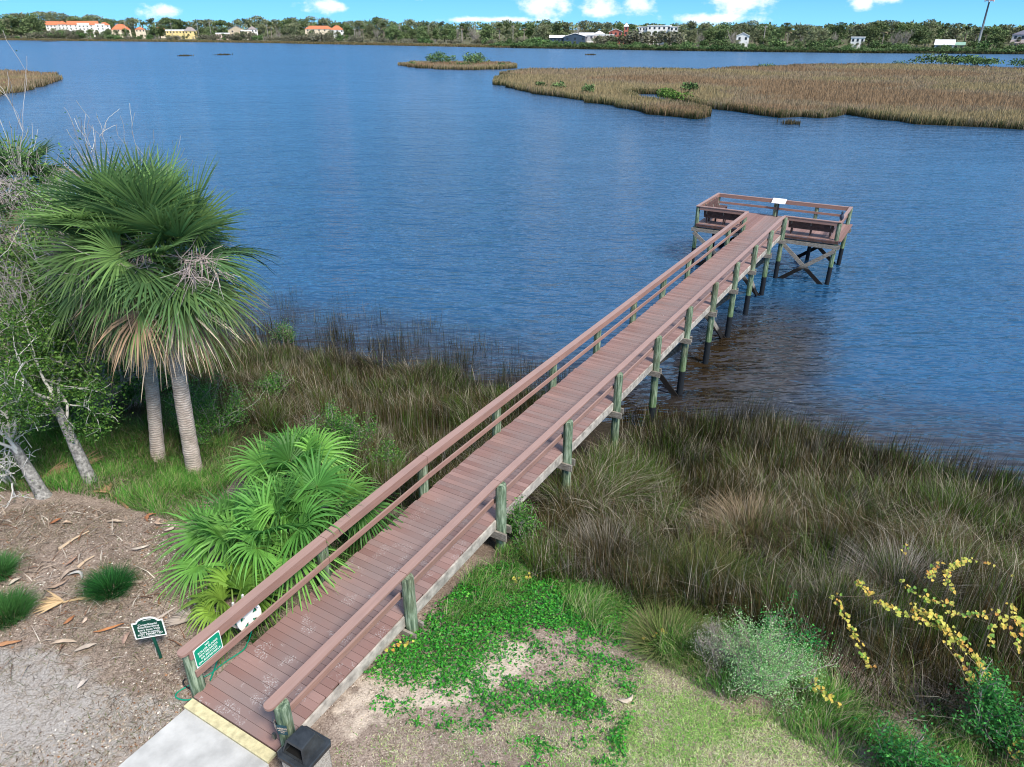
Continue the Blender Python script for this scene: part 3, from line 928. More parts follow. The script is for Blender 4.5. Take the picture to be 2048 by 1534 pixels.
L1 = gl([(398, 1394), (372, 1402), (350, 1396), (352, 1386), (368, 1376), (388, 1366), (404, 1356), (424, 1346), (440, 1332), (458, 1319), (476, 1308), (490, 1298), (495, 1285)], 0.015)
L1 = np.concatenate([smooth_line(L1, 9), np.array([o + SU * 0.2 + AX * 0.02 + np.array([0, 0, -0.3]), o + SU * 0.215 + np.array([0, 0, -0.1])])])
g = G(); g.tube(smooth_line(L1, 5), 0.0125, 7)
g.tube(smooth_line(gl([(420, 1362), (426, 1346), (431, 1332), (436, 1318)], 0.03), 5), 0.0125, 7)
h_ = g.build('garden_hose', HOSE, None, True); tag(h_, 'green garden hose looped on the ground around the first left-hand pile', 'hose')
g = G(); g.tube(smooth_line(gl([(396, 1380), (380, 1378), (368, 1371), (366, 1362), (371, 1358)], 0.02), 7), 0.013, 7); g.build('hose_end', BLACKH, h_, True)
g = G(); q = on_ground(376, 1357, 0.02); g.tube([q, q + np.array([0.12, 0.03, 0.01])], [0.014, 0.02], 8); g.build('nozzle', WHITE, h_)

# litter bin
cb = on_ground(607, 1560); cb = at(609, 1497, 0.22); cb[2] = float(gz(cb[0], cb[1]))
t = thing('litter_bin', cb, 'pebble aggregate litter bin with a black hooded lid at the end of the right rail', 'litter bin')
RB = 0.02
lx = Nv * math.cos(RB) + Dv * math.sin(RB); ly_ = np.array([-lx[1], lx[0], 0])
Z = np.array([0, 0, 1.0])
rimz = 0.24
def sq(h, z, ch=0.06, off=0):
    p = [(h - ch, -h), (h, -h + ch), (h, h - ch), (h - ch, h), (-h + ch, h), (-h, h - ch), (-h, -h + ch), (-h + ch, -h)]
    return [np.array([cb[0], cb[1], z]) + lx * a + ly_ * (b + off) for a, b in p]


def loft(g, rings, cap0=True, cap1=True):
    n = len(rings[0]); n0 = g.n
    g.add(np.concatenate([np.array(r) for r in rings]), [(i * n + k, i * n + (k + 1) % n, (i + 1) * n + (k + 1) % n, (i + 1) * n + k) for i in range(len(rings) - 1) for k in range(n)])
    if cap0: g.loose.append(([n0 + k for k in range(n)][::-1], 0))
    if cap1: g.loose.append(([n0 + (len(rings) - 1) * n + k for k in range(n)], 0))
    return g


loft(G(), [sq(0.245, cb[2] - 0.1), sq(0.25, cb[2] + 0.05), sq(0.25, rimz - 0.1), sq(0.24, rimz - 0.06)]).build('body', AGG, t)
lid = loft(G(), [sq(0.265, rimz - 0.075, 0.05), sq(0.272, rimz - 0.06, 0.05), sq(0.272, rimz - 0.005, 0.05), sq(0.26, rimz + 0.012, 0.05)]).build('lid', BLACKP, t)


# hood: walls of a flat-topped hood, hollow, with its mouth on the landward side
def hp_(a, b, z): return np.array([cb[0], cb[1], rimz + z]) + lx * a + ly_ * b
g = G()
B, Tt, Hh = 0.205, 0.125, 0.24
fb, ft = -0.205, -0.15
bo = [(-B, fb), (B, fb), (B, B), (-B, B)]; to = [(-Tt - 0.02, ft), (Tt + 0.02, ft), (Tt, Tt), (-Tt, Tt)]
V = [hp_(a, b, 0.012) for a, b in bo] + [hp_(a, b, Hh) for a, b in to]
ins = 0.94
V += [hp_(a * ins, b * ins, 0.014) for a, b in bo] + [hp_(a * ins, b * ins, Hh - 0.014) for a, b in to]
g.add(V, [(1, 2, 6, 5), (2, 3, 7, 6), (3, 0, 4, 7), (4, 5, 6, 7), (9, 13, 14, 10), (10, 14, 15, 11), (11, 15, 12, 8), (12, 15, 14, 13)])
# frame round the mouth
fr = [hp_(a, b, z) for (a, b, z) in ((-B, fb, 0.012), (B, fb, 0.012), (Tt + 0.02, ft, Hh), (-Tt - 0.02, ft, Hh), (-B * 0.87, fb * 0.99, 0.03), (B * 0.87, fb * 0.99, 0.03), (Tt + 0.0, ft * 1.05, Hh - 0.035), (-Tt - 0.0, ft * 1.05, Hh - 0.035))]
g.add(fr, [(0, 1, 5, 4), (1, 2, 6, 5), (2, 3, 7, 6), (3, 0, 4, 7)])
ho = g.build('hood', BLACKP, t)
bv = ho.modifiers.new('edge', 'BEVEL'); bv.width = 0.012; bv.segments = 2; bv.limit_method = 'ANGLE'
g = G(); g.add([hp_(-B * .86, fb * .8, 0.016), hp_(B * .86, fb * .8, 0.016), hp_(B * .86, B * .86, 0.016), hp_(-B * .86, B * .86, 0.016)], [(0, 1, 2, 3)]); g.build('opening', BLACKIN, t)

# ------------------------------------------------------------------ plants near the camera
RV = np.random.default_rng(21)


def lerp(a, b, t): return np.asarray(a) + (np.asarray(b) - np.asarray(a)) * t


def blades(g, P, h, az, lean, wd, col0, col1, seg=3, curl=1.0, m=0, taper=0.15):
    """grass blades: base points, heights, lean directions, lean amounts (fraction of height), widths, base and tip colours"""
    n = len(P)
    t = np.linspace(0, 1, seg + 1)
    d = np.stack([np.cos(az), np.sin(az), np.zeros(n)], 1)
    wa = az + np.pi / 2 + RV.normal(0, 0.7, n)
    wv = np.stack([np.cos(wa), np.sin(wa), np.zeros(n)], 1)
    tt = t[None, :, None]
    L = (h * lean)[:, None, None]
    zz = h[:, None, None] * (tt - 0.45 * np.clip(lean, 0, 1.4)[:, None, None] * tt ** 2 * curl)
    C = P[:, None] + d[:, None] * L * (0.35 * tt + 0.65 * tt ** 2) + np.array([0, 0, 1.0]) * zz
    w_ = (wd[:, None] * np.interp(t, [0, 0.5, 1], [1, 0.85, taper])[None])[:, :, None] / 2
    V = np.stack([C - wv[:, None] * w_, C + wv[:, None] * w_], 2).reshape(n, -1, 3)
    k = 2 * (seg + 1)
    i = np.arange(n)[:, None, None] * k; j = np.arange(seg)[None, :, None] * 2
    Q = (i + j + np.array([0, 1, 3, 2])[None, None]).reshape(-1, 4)
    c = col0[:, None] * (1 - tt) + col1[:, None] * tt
    g.add(V.reshape(-1, 3), Q, col=np.repeat(c, 2, axis=1).reshape(-1, 3), m=m)


def scatter(poly, n, seed=None):
    poly = np.asarray(poly); r = RV if seed is None else np.random.default_rng(seed)
    lo, hi_ = poly.min(0), poly.max(0)
    out = []
    tot = 0
    while tot < n:
        q = r.uniform(lo, hi_, (max(n, 256), 2)); q = q[inside(q[:, 0], q[:, 1], poly)]
        out.append(q); tot += len(q)
        if len(out) > 400: break
    return np.concatenate(out)[:n]


def area(poly):
    p = np.asarray(poly); x, y = p[:, 0], p[:, 1]
    return abs(np.dot(x, np.roll(y, -1)) - np.dot(y, np.roll(x, -1))) / 2


def g3(xy, dz=0.0): return np.stack([xy[:, 0], xy[:, 1], gz(xy[:, 0], xy[:, 1]) + dz], 1)


def pal(n, cols, jit=0.18, wts=None):
    cols = np.asarray(cols, float)
    k = RV.choice(len(cols), n, p=None if wts is None else np.asarray(wts) / np.sum(wts))
    return np.clip(cols[k] * (1 + RV.normal(0, jit, (n, 1))), 0.002, 1)


def clear_of_walk(xy, mlo=-0.05, mhi=1.95):
    u = (xy[:, 0] - X0) * DX + (xy[:, 1] - Y0) * DY; v = (xy[:, 0] - X0) * DY - (xy[:, 1] - Y0) * DX
    return ~((v > mlo) & (v < mhi) & (u < 34))


# --- salt marsh on both sides of the walk: swirls of brown needle rush
def marsh(name, poly, dens, label, hmul=1.0, green=0.25, seed=1):
    n = int(area(poly) * dens)
    xy = scatter(poly, n)
    s1 = wob(xy[:, 0], xy[:, 1], 1.5, 31)
    s2 = wob(xy[:, 0], xy[:, 1], 3.6, 32)
    keep = RV.uniform(0, 1, n) < 0.22 + 0.78 * np.clip(0.55 + 0.75 * s1 + 0.65 * s2, 0.05, 1)
    keep &= clear_of_walk(xy, 0.15, 1.7) | (RV.uniform(0, 1, n) < 0.15)
    xy = xy[keep]; n = len(xy)
    x, y = xy.T
    d = shore_d(x, y)
    sw = wob(x, y, 0.75, 33); sw2 = wob(x, y, 2.0, 34); cm = wob(x, y, 1.0, 35); cm2 = wob(x, y, 2.6, 36)
    az = 2.6 * sw + 1.9 * sw2 + RV.normal(0, 0.85, n) + 2.2
    lean = np.clip(0.45 + 0.45 * wob(x, y, 0.9, 37) + RV.normal(0, 0.22, n), 0.02, 1.35)
    edge = np.clip((4.5 - d) / 5, 0, 1)
    lean = lean * (1 - 0.65 * edge)
    h = (0.74 + 0.24 * cm + 0.12 * cm2 + RV.normal(0, 0.17, n)) * hmul
    h = np.clip(h * (1 - 0.25 * edge), 0.2, 1.5)
    wd = RV.uniform(0.006, 0.013, n)
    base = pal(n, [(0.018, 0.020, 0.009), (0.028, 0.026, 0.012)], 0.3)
    brown = pal(n, [(0.072, 0.058, 0.022), (0.105, 0.064, 0.026), (0.060, 0.062, 0.019), (0.045, 0.066, 0.018), (0.16, 0.13, 0.078)], 0.25, [4, 2.5, 3, 2.5, 1.2])
    grn = pal(n, [(0.06, 0.13, 0.020), (0.095, 0.17, 0.026)], 0.25)
    gr = pal(n, [(0.27, 0.24, 0.20), (0.33, 0.29, 0.23)], 0.2)
    pg = np.clip(green + 0.5 * cm2 + 0.35 * wob(x, y, 0.8, 38) - 0.25, 0, 0.8) + 0.12 * edge
    tip = np.where((RV.uniform(0, 1, n) < pg)[:, None], grn, brown)
    pgrey = np.clip(0.10 + 0.35 * np.clip(sw2 - 0.2, 0, 1) + 0.3 * np.clip(lean - 0.75, 0, 1), 0, 0.6)
    tip = np.where((RV.uniform(0, 1, n) < pgrey)[:, None], gr, tip)
    dk = (RV.uniform(0, 1, n) < edge * 0.55)[:, None]
    tip = np.where(dk, pal(n, [(0.030, 0.030, 0.020), (0.05, 0.045, 0.03)], 0.3), tip)
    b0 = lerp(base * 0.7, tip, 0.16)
    g = G()
    lw = RV.uniform(0, 1, n) < 0.03
    tip = np.where(lw[:, None], pal(n, [(0.46, 0.40, 0.31), (0.36, 0.32, 0.26)], 0.15), tip); h = np.where(lw, h * 1.25, h); b0 = np.where(lw[:, None], tip * 0.8, b0)
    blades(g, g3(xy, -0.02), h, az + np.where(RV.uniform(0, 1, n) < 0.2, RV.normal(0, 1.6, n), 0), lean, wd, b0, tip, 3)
    o = g.build(name, GRASS); tag(o, label, 'marsh grass', kind='stuff')


MR = [U(7.2, 1.5), U(5.4, 3.0)] + [np.array([*q, 0]) for q in ground_poly([(1180, 1180), (1290, 1235), (1400, 1240), (1480, 1265), (1640, 1350), (1720, 1415), (1850, 1470), (2080, 1520), (2200, 1530)])]
MR += [np.array([q[0], q[1], 0]) for q in [(13, 8.5), (17, 11), (20, 15.4), (15.3, 16.4), (12.65, 17.2), (10.7, 18.3), (8.4, 19.9), (6.2, 20.1), (4.5, 20.3), (3.6, 20.5)]] + [U(13.5, 1.3)]
MR = [q[:2] for q in MR]
marsh('marsh_grass', MR, 1400, 'brown and olive salt marsh grass right of the boardwalk', 1.0, 0.42)
ML = [q[:2] for q in [U(6.6, 0.3), U(14.6, 0.3)]] + [(0.5, 22.1), (-2.4, 23.7), (-5.4, 25.0), (-8.8, 25.7), (-14, 28.2), (-16, 30), (-14, 22), (-9.3, 19.0), (-6.4, 17.2), (-4.6, 15.4), (-3.2, 13.4)]
marsh('marsh_grass', ML, 1100, 'reddish brown marsh grass between the shrubs and the water left of the boardwalk', 0.95, 0.42)

# --- dark reeds standing in the shallows
RD = [(-14, 30), (-12.6, 36.5), (-10.9, 37.2), (-8.2, 34.6), (-5.0, 31.2), (-3.0, 29.6), (-1.0, 27.6), (0.7, 25.4), (2.6, 23.6), (2.2, 21.2), (0.5, 21.9), (-2.4, 23.5), (-5.4, 24.8), (-8.8, 25.5)]
xy = scatter(RD, 17000)
k = wob(xy[:, 0], xy[:, 1], 1.6, 41) + 0.6 * wob(xy[:, 0], xy[:, 1], 4.5, 42)
dsh = -shore_d(xy[:, 0], xy[:, 1])
keep = RV.uniform(0, 1, len(xy)) < np.clip(0.52 - dsh * 0.055 + 0.62 * k, 0.0, 1) ** 2.0 * 0.75
xy = xy[keep]; n = len(xy)
g = G()
P = np.stack([xy[:, 0], xy[:, 1], np.minimum(gz(xy[:, 0], xy[:, 1]), WATER_Z - 0.05)], 1)
tip = pal(n, [(0.035, 0.036, 0.026), (0.07, 0.065, 0.042), (0.15, 0.14, 0.10), (0.05, 0.06, 0.03)], 0.3, [4, 3, 2, 2])
blades(g, P, np.clip(RV.normal(0.85, 0.25, n), 0.3, 1.6), RV.uniform(0, 6.28, n), np.abs(RV.normal(0.1, 0.12, n)), RV.uniform(0.010, 0.020, n), tip * 0.5, tip, 2)
xy = scatter([(3.0, 20.6), (6.2, 20.8), (8.4, 20.9), (10.7, 19.3), (12.7, 18.1), (15.3, 17.4), (20, 16.4), (20, 15.2), (15.3, 15.9), (12.65, 16.7), (10.7, 17.7), (8.4, 19.3), (6.2, 19.7), (4.5, 19.8)], 5200)
k = wob(xy[:, 0], xy[:, 1], 2.1, 43); keep = RV.uniform(0, 1, len(xy)) < np.clip(0.4 + 0.5 * k - np.clip(-shore_d(xy[:, 0], xy[:, 1]), 0, 3) * 0.45, 0, 1); xy = xy[keep]; n = len(xy)
P = np.stack([xy[:, 0], xy[:, 1], np.minimum(gz(xy[:, 0], xy[:, 1]), WATER_Z + 0.1)], 1)
tip = pal(n, [(0.03, 0.032, 0.022), (0.06, 0.055, 0.035), (0.10, 0.10, 0.05)], 0.3, [4, 3, 1.5])
blades(g, P, np.clip(RV.normal(0.95, 0.22, n), 0.3, 1.6), RV.normal(0.6, 0.5, n), np.abs(RV.normal(0.28, 0.15, n)), RV.uniform(0.008, 0.016, n), tip * 0.5, tip, 2)
tag(g.build('reeds', GRASS), 'thin dark reeds standing in the shallows along the marsh edge', 'reeds', kind='stuff')

# --- mown lawn, straw patches and weeds at the bottom of the picture
def short_grass(name, poly, dens, label, cat, hh, cols, wts, fn=None, lean=0.7, wd=(0.003, 0.006), seg=2):
    n = int(area(poly) * dens)
    xy = scatter(poly, n)
    p = np.ones(n) if fn is None else np.clip(fn(xy[:, 0], xy[:, 1]), 0, 1)
    keep = (RV.uniform(0, 1, n) < p) & clear_of_walk(xy, -0.02, 1.88)
    xy = xy[keep]; n = len(xy)
    c = pal(n, cols, 0.22, wts)
    if name == 'lawn':
        dry = np.clip(0.5 + 0.75 * wob(xy[:, 0], xy[:, 1], 1.9, 57) + 0.5 * wob(xy[:, 0], xy[:, 1], 6.5, 58), 0, 1)
        pick = RV.uniform(0, 1, n) < dry
        c = np.where(pick[:, None], pal(n, [cols[2], cols[4], cols[0]], 0.22), pal(n, [cols[1], cols[3], cols[0]], 0.22))
    g = G()
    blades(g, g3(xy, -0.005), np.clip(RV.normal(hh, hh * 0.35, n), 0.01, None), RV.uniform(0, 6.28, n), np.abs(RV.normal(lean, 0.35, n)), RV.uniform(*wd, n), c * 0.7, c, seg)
    o = g.build(name, GRASS); tag(o, label, cat, kind='stuff'); return o


LAWN = ground_poly([(560, 1620), (640, 1480), (720, 1440), (900, 1400), (1010, 1330), (1180, 1280), (1340, 1310), (1460, 1380), (1590, 1435), (1770, 1540), (1830, 1640)])
LAWN_G = ground_poly([(1180, 1600), (1200, 1470), (1290, 1400), (1420, 1420), (1560, 1465), (1760, 1570), (1700, 1640)])
lawn_far = lambda x, y: soft(x, y, LAWN, 0.45) ** 1.3 * np.clip(0.18 + 0.9 * soft(x, y, LAWN_G, 0.45) + 0.25 * wob(x, y, 2.4, 51) + 0.2 * wob(x, y, 6, 52) - 0.75 * soft(x, y, SAND, 0.2), 0.02, 1)
LAWN_G = ground_poly([(1180, 1600), (1200, 1470), (1290, 1400), (1420, 1420), (1560, 1465), (1760, 1570), (1700, 1640)])
short_grass('lawn', LAWN, 7000, 'short mown lawn of straw and pale green blades', 'lawn', 0.042,
            [(0.46, 0.58, 0.22), (0.25, 0.48, 0.10), (0.60, 0.58, 0.34), (0.14, 0.36, 0.06), (0.64, 0.61, 0.44)], [3.2, 3, 3, 1.6, 1.6], lawn_far, 0.9, (0.006, 0.011))
THATCH = ground_poly([(-60, 1580), (-80, 1040), (120, 1000), (330, 1040), (420, 1180), (440, 1260), (400, 1400), (260, 1580)])
short_grass('dead_grass', THATCH, 1500, 'sparse dead grass lying over the bare ground left of the path', 'dead grass', 0.06,
            [(0.36, 0.29, 0.22), (0.24, 0.19, 0.145), (0.46, 0.40, 0.33), (0.12, 0.16, 0.05), (0.09, 0.07, 0.055)], [3, 3, 2, 1.2, 2.2],
            lambda x, y: 0.5 + 0.5 * wob(x, y, 1.3, 53) + 0.35 * wob(x, y, 4, 54), 1.6, (0.004, 0.010))
SANDG = ground_poly([(620, 1500), (640, 1420), (720, 1345), (860, 1290), (1000, 1270), (1180, 1290), (1330, 1330), (1230, 1420), (1000, 1520), (800, 1590), (640, 1590)])
short_grass('straw', SANDG, 2600, 'bleached dead grass strands lying over the sandy bank', 'dead grass', 0.045,
            [(0.46, 0.39, 0.31), (0.36, 0.29, 0.23), (0.52, 0.46, 0.39), (0.22, 0.17, 0.135), (0.17, 0.22, 0.07)], [3, 3, 2, 2, 1.2],
            lambda x, y: 0.42 + 0.35 * wob(x, y, 1.7, 55) + 0.3 * wob(x, y, 5, 56) - 0.5 * soft(x, y, SAND, 0.2), 1.7, (0.004, 0.009))


def leafy(name, poly, dens, size, label, cols, wts, fn, hmax=0.16, stem=False):
    """broad little leaves of creeping weeds"""
    n = int(area(poly) * dens)
    xy = scatter(poly, n); p = np.clip(fn(xy[:, 0], xy[:, 1]), 0, 1)
    keep = (RV.uniform(0, 1, n) < p) & clear_of_walk(xy, -0.05, 1.9)
    xy, p = xy[keep], p[keep]; n = len(xy)
    P = g3(xy) + np.stack([np.zeros(n), np.zeros(n), RV.uniform(0.01, 1, n) * hmax * np.clip(p * 1.2, 0.15, 1)], 1)
    g = G(); leaves(g, P, RV.uniform(size * 0.6, size * 1.4, n), pal(n, cols, 0.22, wts), flat=0.55)
    o = g.build(name, LEAF); tag(o, label, 'weeds', kind='stuff')


def leaves(g, P, s, col, flat=0.3, asp=0.5, m=0, out=None, upb=0.0):
    """one diamond leaf per point; flat pulls the leaf faces towards level"""
    n = len(P)
    d = RV.normal(0, 1, (n, 3)); d[:, 2] *= (1 - flat) * 0.8
    if out is not None: d += out
    d[:, 2] += upb
    d /= np.linalg.norm(d, axis=1)[:, None] + 1e-9
    r = RV.normal(0, 1, (n, 3)); r[:, 2] = r[:, 2] * (1 - flat)
    a = np.cross(d, np.cross(d, r) * 0 + np.array([0, 0, 1.0]) * flat + RV.normal(0, 1 - flat * 0.7, (n, 3)))
    a /= np.linalg.norm(a, axis=1)[:, None] + 1e-9
    s = s[:, None]
    V = np.stack([P, P + d * s * 0.45 + a * s * asp * 0.5, P + d * s, P + d * s * 0.45 - a * s * asp * 0.5], 1).reshape(-1, 3)
    g.add(V, np.arange(n * 4).reshape(n, 4), col=np.repeat(col, 4, 0), m=m)


WEED = ground_poly([(700, 1400), (740, 1330), (830, 1250), (880, 1170), (1000, 1130), (1110, 1120), (1230, 1170), (1290, 1260), (1290, 1330), (1250, 1480), (1260, 1600), (1000, 1600), (900, 1480)])
WG = ground_poly([(730, 1360), (820, 1270), (870, 1195), (960, 1140), (1080, 1140), (1200, 1180), (1270, 1230), (1260, 1290), (1120, 1265), (1020, 1270), (1000, 1320), (900, 1380), (800, 1385)])
WG2 = ground_poly([(1090, 1400), (1125, 1370), (1170, 1390), (1200, 1420), (1190, 1450), (1130, 1445)])
WG3 = ground_poly([(1225, 1480), (1270, 1450), (1310, 1470), (1290, 1530), (1240, 1520)])
GRN = [(0.05, 0.30, 0.035), (0.085, 0.38, 0.04), (0.03, 0.19, 0.028), (0.16, 0.42, 0.06)]
leafy('weeds', WEED, 2600, 0.055, 'bright green creeping weeds spreading over the sandy bank beside the boardwalk', GRN, [3, 3, 3, 1],
      lambda x, y: 1.0 * soft(x, y, WG, 0.3) * np.clip(0.9 + 0.5 * wob(x, y, 4.5, 63), 0.3, 1) + 0.9 * soft(x, y, WG2, 0.12) + 0.7 * soft(x, y, WG3, 0.1) + np.clip(0.16 + 0.45 * wob(x, y, 2.6, 61) + 0.45 * wob(x, y, 6.5, 62), 0, 0.6))

# taller bright grass along the foot of the marsh and round the weeds
def tuft_grass(name, poly, dens, label, h, cols, wts, fn, lean=0.5, wd=(0.006, 0.013)):
    n = int(area(poly) * dens); xy = scatter(poly, n); p = np.clip(fn(xy[:, 0], xy[:, 1]), 0, 1)
    keep = (RV.uniform(0, 1, n) < p) & clear_of_walk(xy, -0.05, 1.9); xy = xy[keep]; n = len(xy)
    c = pal(n, cols, 0.22, wts); g = G()
    hh = np.clip(h * (1 + 0.35 * wob(xy[:, 0], xy[:, 1], 2.2, 64)) + RV.normal(0, h * 0.22, n), 0.05, None)
    az = 3 * wob(xy[:, 0], xy[:, 1], 2.5, 65) + RV.normal(0, 0.9, n)
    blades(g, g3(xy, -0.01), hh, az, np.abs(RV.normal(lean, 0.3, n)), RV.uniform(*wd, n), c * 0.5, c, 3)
    o = g.build(name, GRASS); tag(o, label, 'grass', kind='stuff')


BANK = ground_poly([(860, 1200), (900, 1150), (1010, 1105), (1120, 1110), (1190, 1170), (1290, 1205), (1400, 1205), (1480, 1250), (1620, 1330), (1720, 1390), (1850, 1430), (2100, 1480), (2200, 1640), (1720, 1640), (1660, 1520), (1540, 1450), (1420, 1390), (1310, 1325), (1240, 1300), (1120, 1240), (1000, 1230), (900, 1260)])
tuft_grass('bank_grass', BANK, 2000, 'tall mixed green and straw grass along the foot of the marsh', 0.33,
           [(0.09, 0.29, 0.04), (0.17, 0.34, 0.07), (0.32, 0.36, 0.15), (0.46, 0.42, 0.28), (0.05, 0.18, 0.03)], [3.4, 3.2, 2.2, 1.4, 2], lambda x, y: soft(x, y, BANK, 0.3) * (0.6 + 0.6 * wob(x, y, 2.2, 66) + 0.5 * wob(x, y, 5.5, 166)))
PALMG = ground_poly([(210, 1000), (120, 985), (-60, 985), (-80, 900), (60, 860), (200, 850), (270, 850), (330, 800), (420, 830), (470, 900), (470, 960), (420, 1010), (380, 1050), (330, 1040), (250, 1015)])
tuft_grass('rough_grass', PALMG, 1500, 'rough green grass round the feet of the palms', 0.30,
           [(0.07, 0.25, 0.035), (0.12, 0.31, 0.05), (0.22, 0.32, 0.09), (0.36, 0.33, 0.19)], [3, 3, 2, 1], lambda x, y: 0.75 + 0.5 * wob(x, y, 1.6, 67))
EDGEL = [q[:2] for q in [U(1.3, -0.1), U(7.5, -0.1), U(7.5, -1.5), U(4.5, -2.2), U(2.6, -1.4), U(1.5, -0.7)]]  # strip of darker green grass along the left rail
tuft_grass('dark_grass', EDGEL, 1500, 'dark green grass between the palmetto and the boardwalk', 0.26,
           [(0.03, 0.11, 0.02), (0.05, 0.15, 0.03), (0.09, 0.09, 0.04), (0.2, 0.17, 0.11)], [3, 3, 1.5, 1], lambda x, y: 0.6 + 0.6 * wob(x, y, 2.2, 68))
UNDR = [(-16, 30), (-14, 22), (-9.3, 19.0), (-6.4, 17.2), (-4.6, 15.4), (-3.4, 13.2), (-4.2, 12.6), (-6.8, 14.4), (-9.5, 15.4), (-12, 17), (-18, 18), (-22, 28)]
tuft_grass('undergrowth', UNDR, 520, 'tangled green and brown undergrowth behind the palms', 0.45,
           [(0.05, 0.13, 0.03), (0.09, 0.12, 0.04), (0.14, 0.10, 0.055), (0.30, 0.25, 0.18)], [3, 2, 2.5, 1], lambda x, y: 0.7 + 0.5 * wob(x, y, 1.6, 69), 0.7)

# litter of small flakes on the left-hand mulch
n = 16000
xy = scatter(THATCH, n); p = 0.6 + 0.5 * wob(xy[:, 0], xy[:, 1], 1.1, 71) - 0.45 * soft(xy[:, 0], xy[:, 1], GREYS, 0.3)
xy = xy[(RV.uniform(0, 1, n) < p) & clear_of_walk(xy, -0.02, 1.88)]; n = len(xy)
g = G(); leaves(g, g3(xy, 0.008), RV.uniform(0.015, 0.06, n), pal(n, [(0.40, 0.32, 0.25), (0.60, 0.55, 0.48), (0.13, 0.09, 0.07), (0.24, 0.12, 0.06)], 0.25, [3, 1.2, 3, 1.2]), flat=0.9, asp=0.55)
xy = scatter(SANDG, 2200); n = len(xy); leaves(g, g3(xy, 0.008), RV.uniform(0.012, 0.035, n), pal(n, [(0.40, 0.32, 0.25), (0.6, 0.52, 0.44), (0.16, 0.11, 0.08)], 0.25), flat=0.9)
tag(g.build('leaf_litter', BARK_V), 'small flakes of bark and dead leaf scattered over the bare ground', 'leaf litter', kind='stuff')


MUL = ground_poly([(-40, 1330), (-60, 1040), (120, 1010), (330, 1040), (400, 1180), (380, 1290), (200, 1340)])
short_grass('palm_debris', MUL, 75, 'torn strips of dead palm leaf littering the mulch', 'leaf litter', 0.16, [(0.40, 0.32, 0.25), (0.28, 0.21, 0.16), (0.52, 0.46, 0.39), (0.24, 0.12, 0.07)], [3, 3, 2, 1.4], lambda x, y: 0.6 + 0.6 * wob(x, y, 1.8, 72), 1.9, (0.010, 0.03))


# --- fan palms
def fan(g, o, d, up, R, nseg, spread, fold, droop, col, tipcol, wseg=0.034, join=0.34, tipmix=0.25, rag=0.12):
    """one palm leaf blade at o, opening along d"""
    d = d / np.linalg.norm(d); s = np.cross(d, up); s /= np.linalg.norm(s) + 1e-9; nn = np.cross(s, d)
    a = np.linspace(-spread, spread, nseg) + RV.normal(0, 0.02, nseg)
    L = R * (1 - 0.22 * (np.abs(a) / spread) ** 2) * (1 + RV.normal(0, rag * 0.5, nseg))
    dirs = np.cos(a)[:, None] * d + np.sin(a)[:, None] * s - (fold * np.abs(np.sin(a)))[:, None] * nn * -1
    dirs /= np.linalg.norm(dirs, axis=1)[:, None]
    t = np.array([0.03, join, 0.58, 0.8, 1.0])
    w_ = np.array([0.25, 1.0, 0.85, 0.5, 0.08]) * wseg
    dr = droop * (1 + RV.normal(0, 0.25, nseg))
    C = o + dirs[:, None] * (L[:, None, None] * t[None, :, None])
    C[:, :, 2] -= (L * dr)[:, None] * np.clip(t - 0.3, 0, None)[None] ** 1.7 * 1.35
    C += nn * (-0.25 * d[2] * 0) 
    side = np.cross(dirs, nn); side /= np.linalg.norm(side, axis=1)[:, None] + 1e-9
    tw = ((np.arange(nseg) % 2) * 2 - 1) * 0.42
    side = side + nn * tw[:, None]
    V = np.stack([C - side[:, None] * w_[None, :, None], C + side[:, None] * w_[None, :, None]], 2)
    k = 10
    i = np.arange(nseg)[:, None, None] * k; j = np.arange(4)[None, :, None] * 2
    Q = (i + j + np.array([0, 1, 3, 2])).reshape(-1, 4)
    tm = np.clip((t - (1 - tipmix)) / max(tipmix, 1e-3), 0, 1)
    cc = col * (1 + RV.normal(0, 0.13, (nseg, 1)))
    c = cc[:, None] * (1 - tm[None, :, None]) + np.asarray(tipcol)[None, None] * tm[None, :, None]
    g.add(V.reshape(-1, 3), Q, col=np.clip(np.repeat(c, 2, axis=1).reshape(-1, 3), 0.002, 1))


def trunk_mat():
    m, t, b = mat('palm_trunk', 0.9, 0.1)
    pos = t.coord('Object'); x, y, z = t.sep(pos)
    n1 = t.noise(t.mapping(pos, (5, 5, 5)), 1.0, 5, 0.65)
    rings = t.n('ShaderNodeTexWave', wave_type='BANDS', bands_direction='Z'); t.set(rings.inputs['Vector'], pos)
    for k_, v_ in (('Scale', 5.2), ('Distortion', 5.0), ('Detail', 4.0), ('Detail Scale', 2.2)): rings.inputs[k_].default_value = v_
    fib = t.noise(t.mapping(pos, (22, 22, 90)), 1.0, 4, 0.6)
    base = t.ramp(n1, [(0.3, (0.30, 0.25, 0.21)), (0.55, (0.45, 0.385, 0.335)), (0.75, (0.54, 0.47, 0.42))])
    base = t.mix(t.rng(rings.outputs[1] if len(rings.outputs) > 1 else rings.outputs[0], 0.0, 0.3, 0.42, 0.0), base, (0.20, 0.155, 0.13))
    base = t.mix(t.rng(fib, 0.55, 0.72, 0, 0.6), base, (0.22, 0.175, 0.15))
    base = t.mix(t.rng(t.noise(pos, 2.2, 3), 0.55, 0.7, 0, 0.35), base, (0.20, 0.22, 0.17))
    t.set(b.inputs['Base Color'], base)
    t.set(b.inputs['Normal'], t.n('ShaderNodeBump', ins={'Height': t.math('ADD', rings.outputs[0], t.math('MULTIPLY', fib, 1.2)), 'Strength': 0.7, 'Distance': 0.02}))
    return m


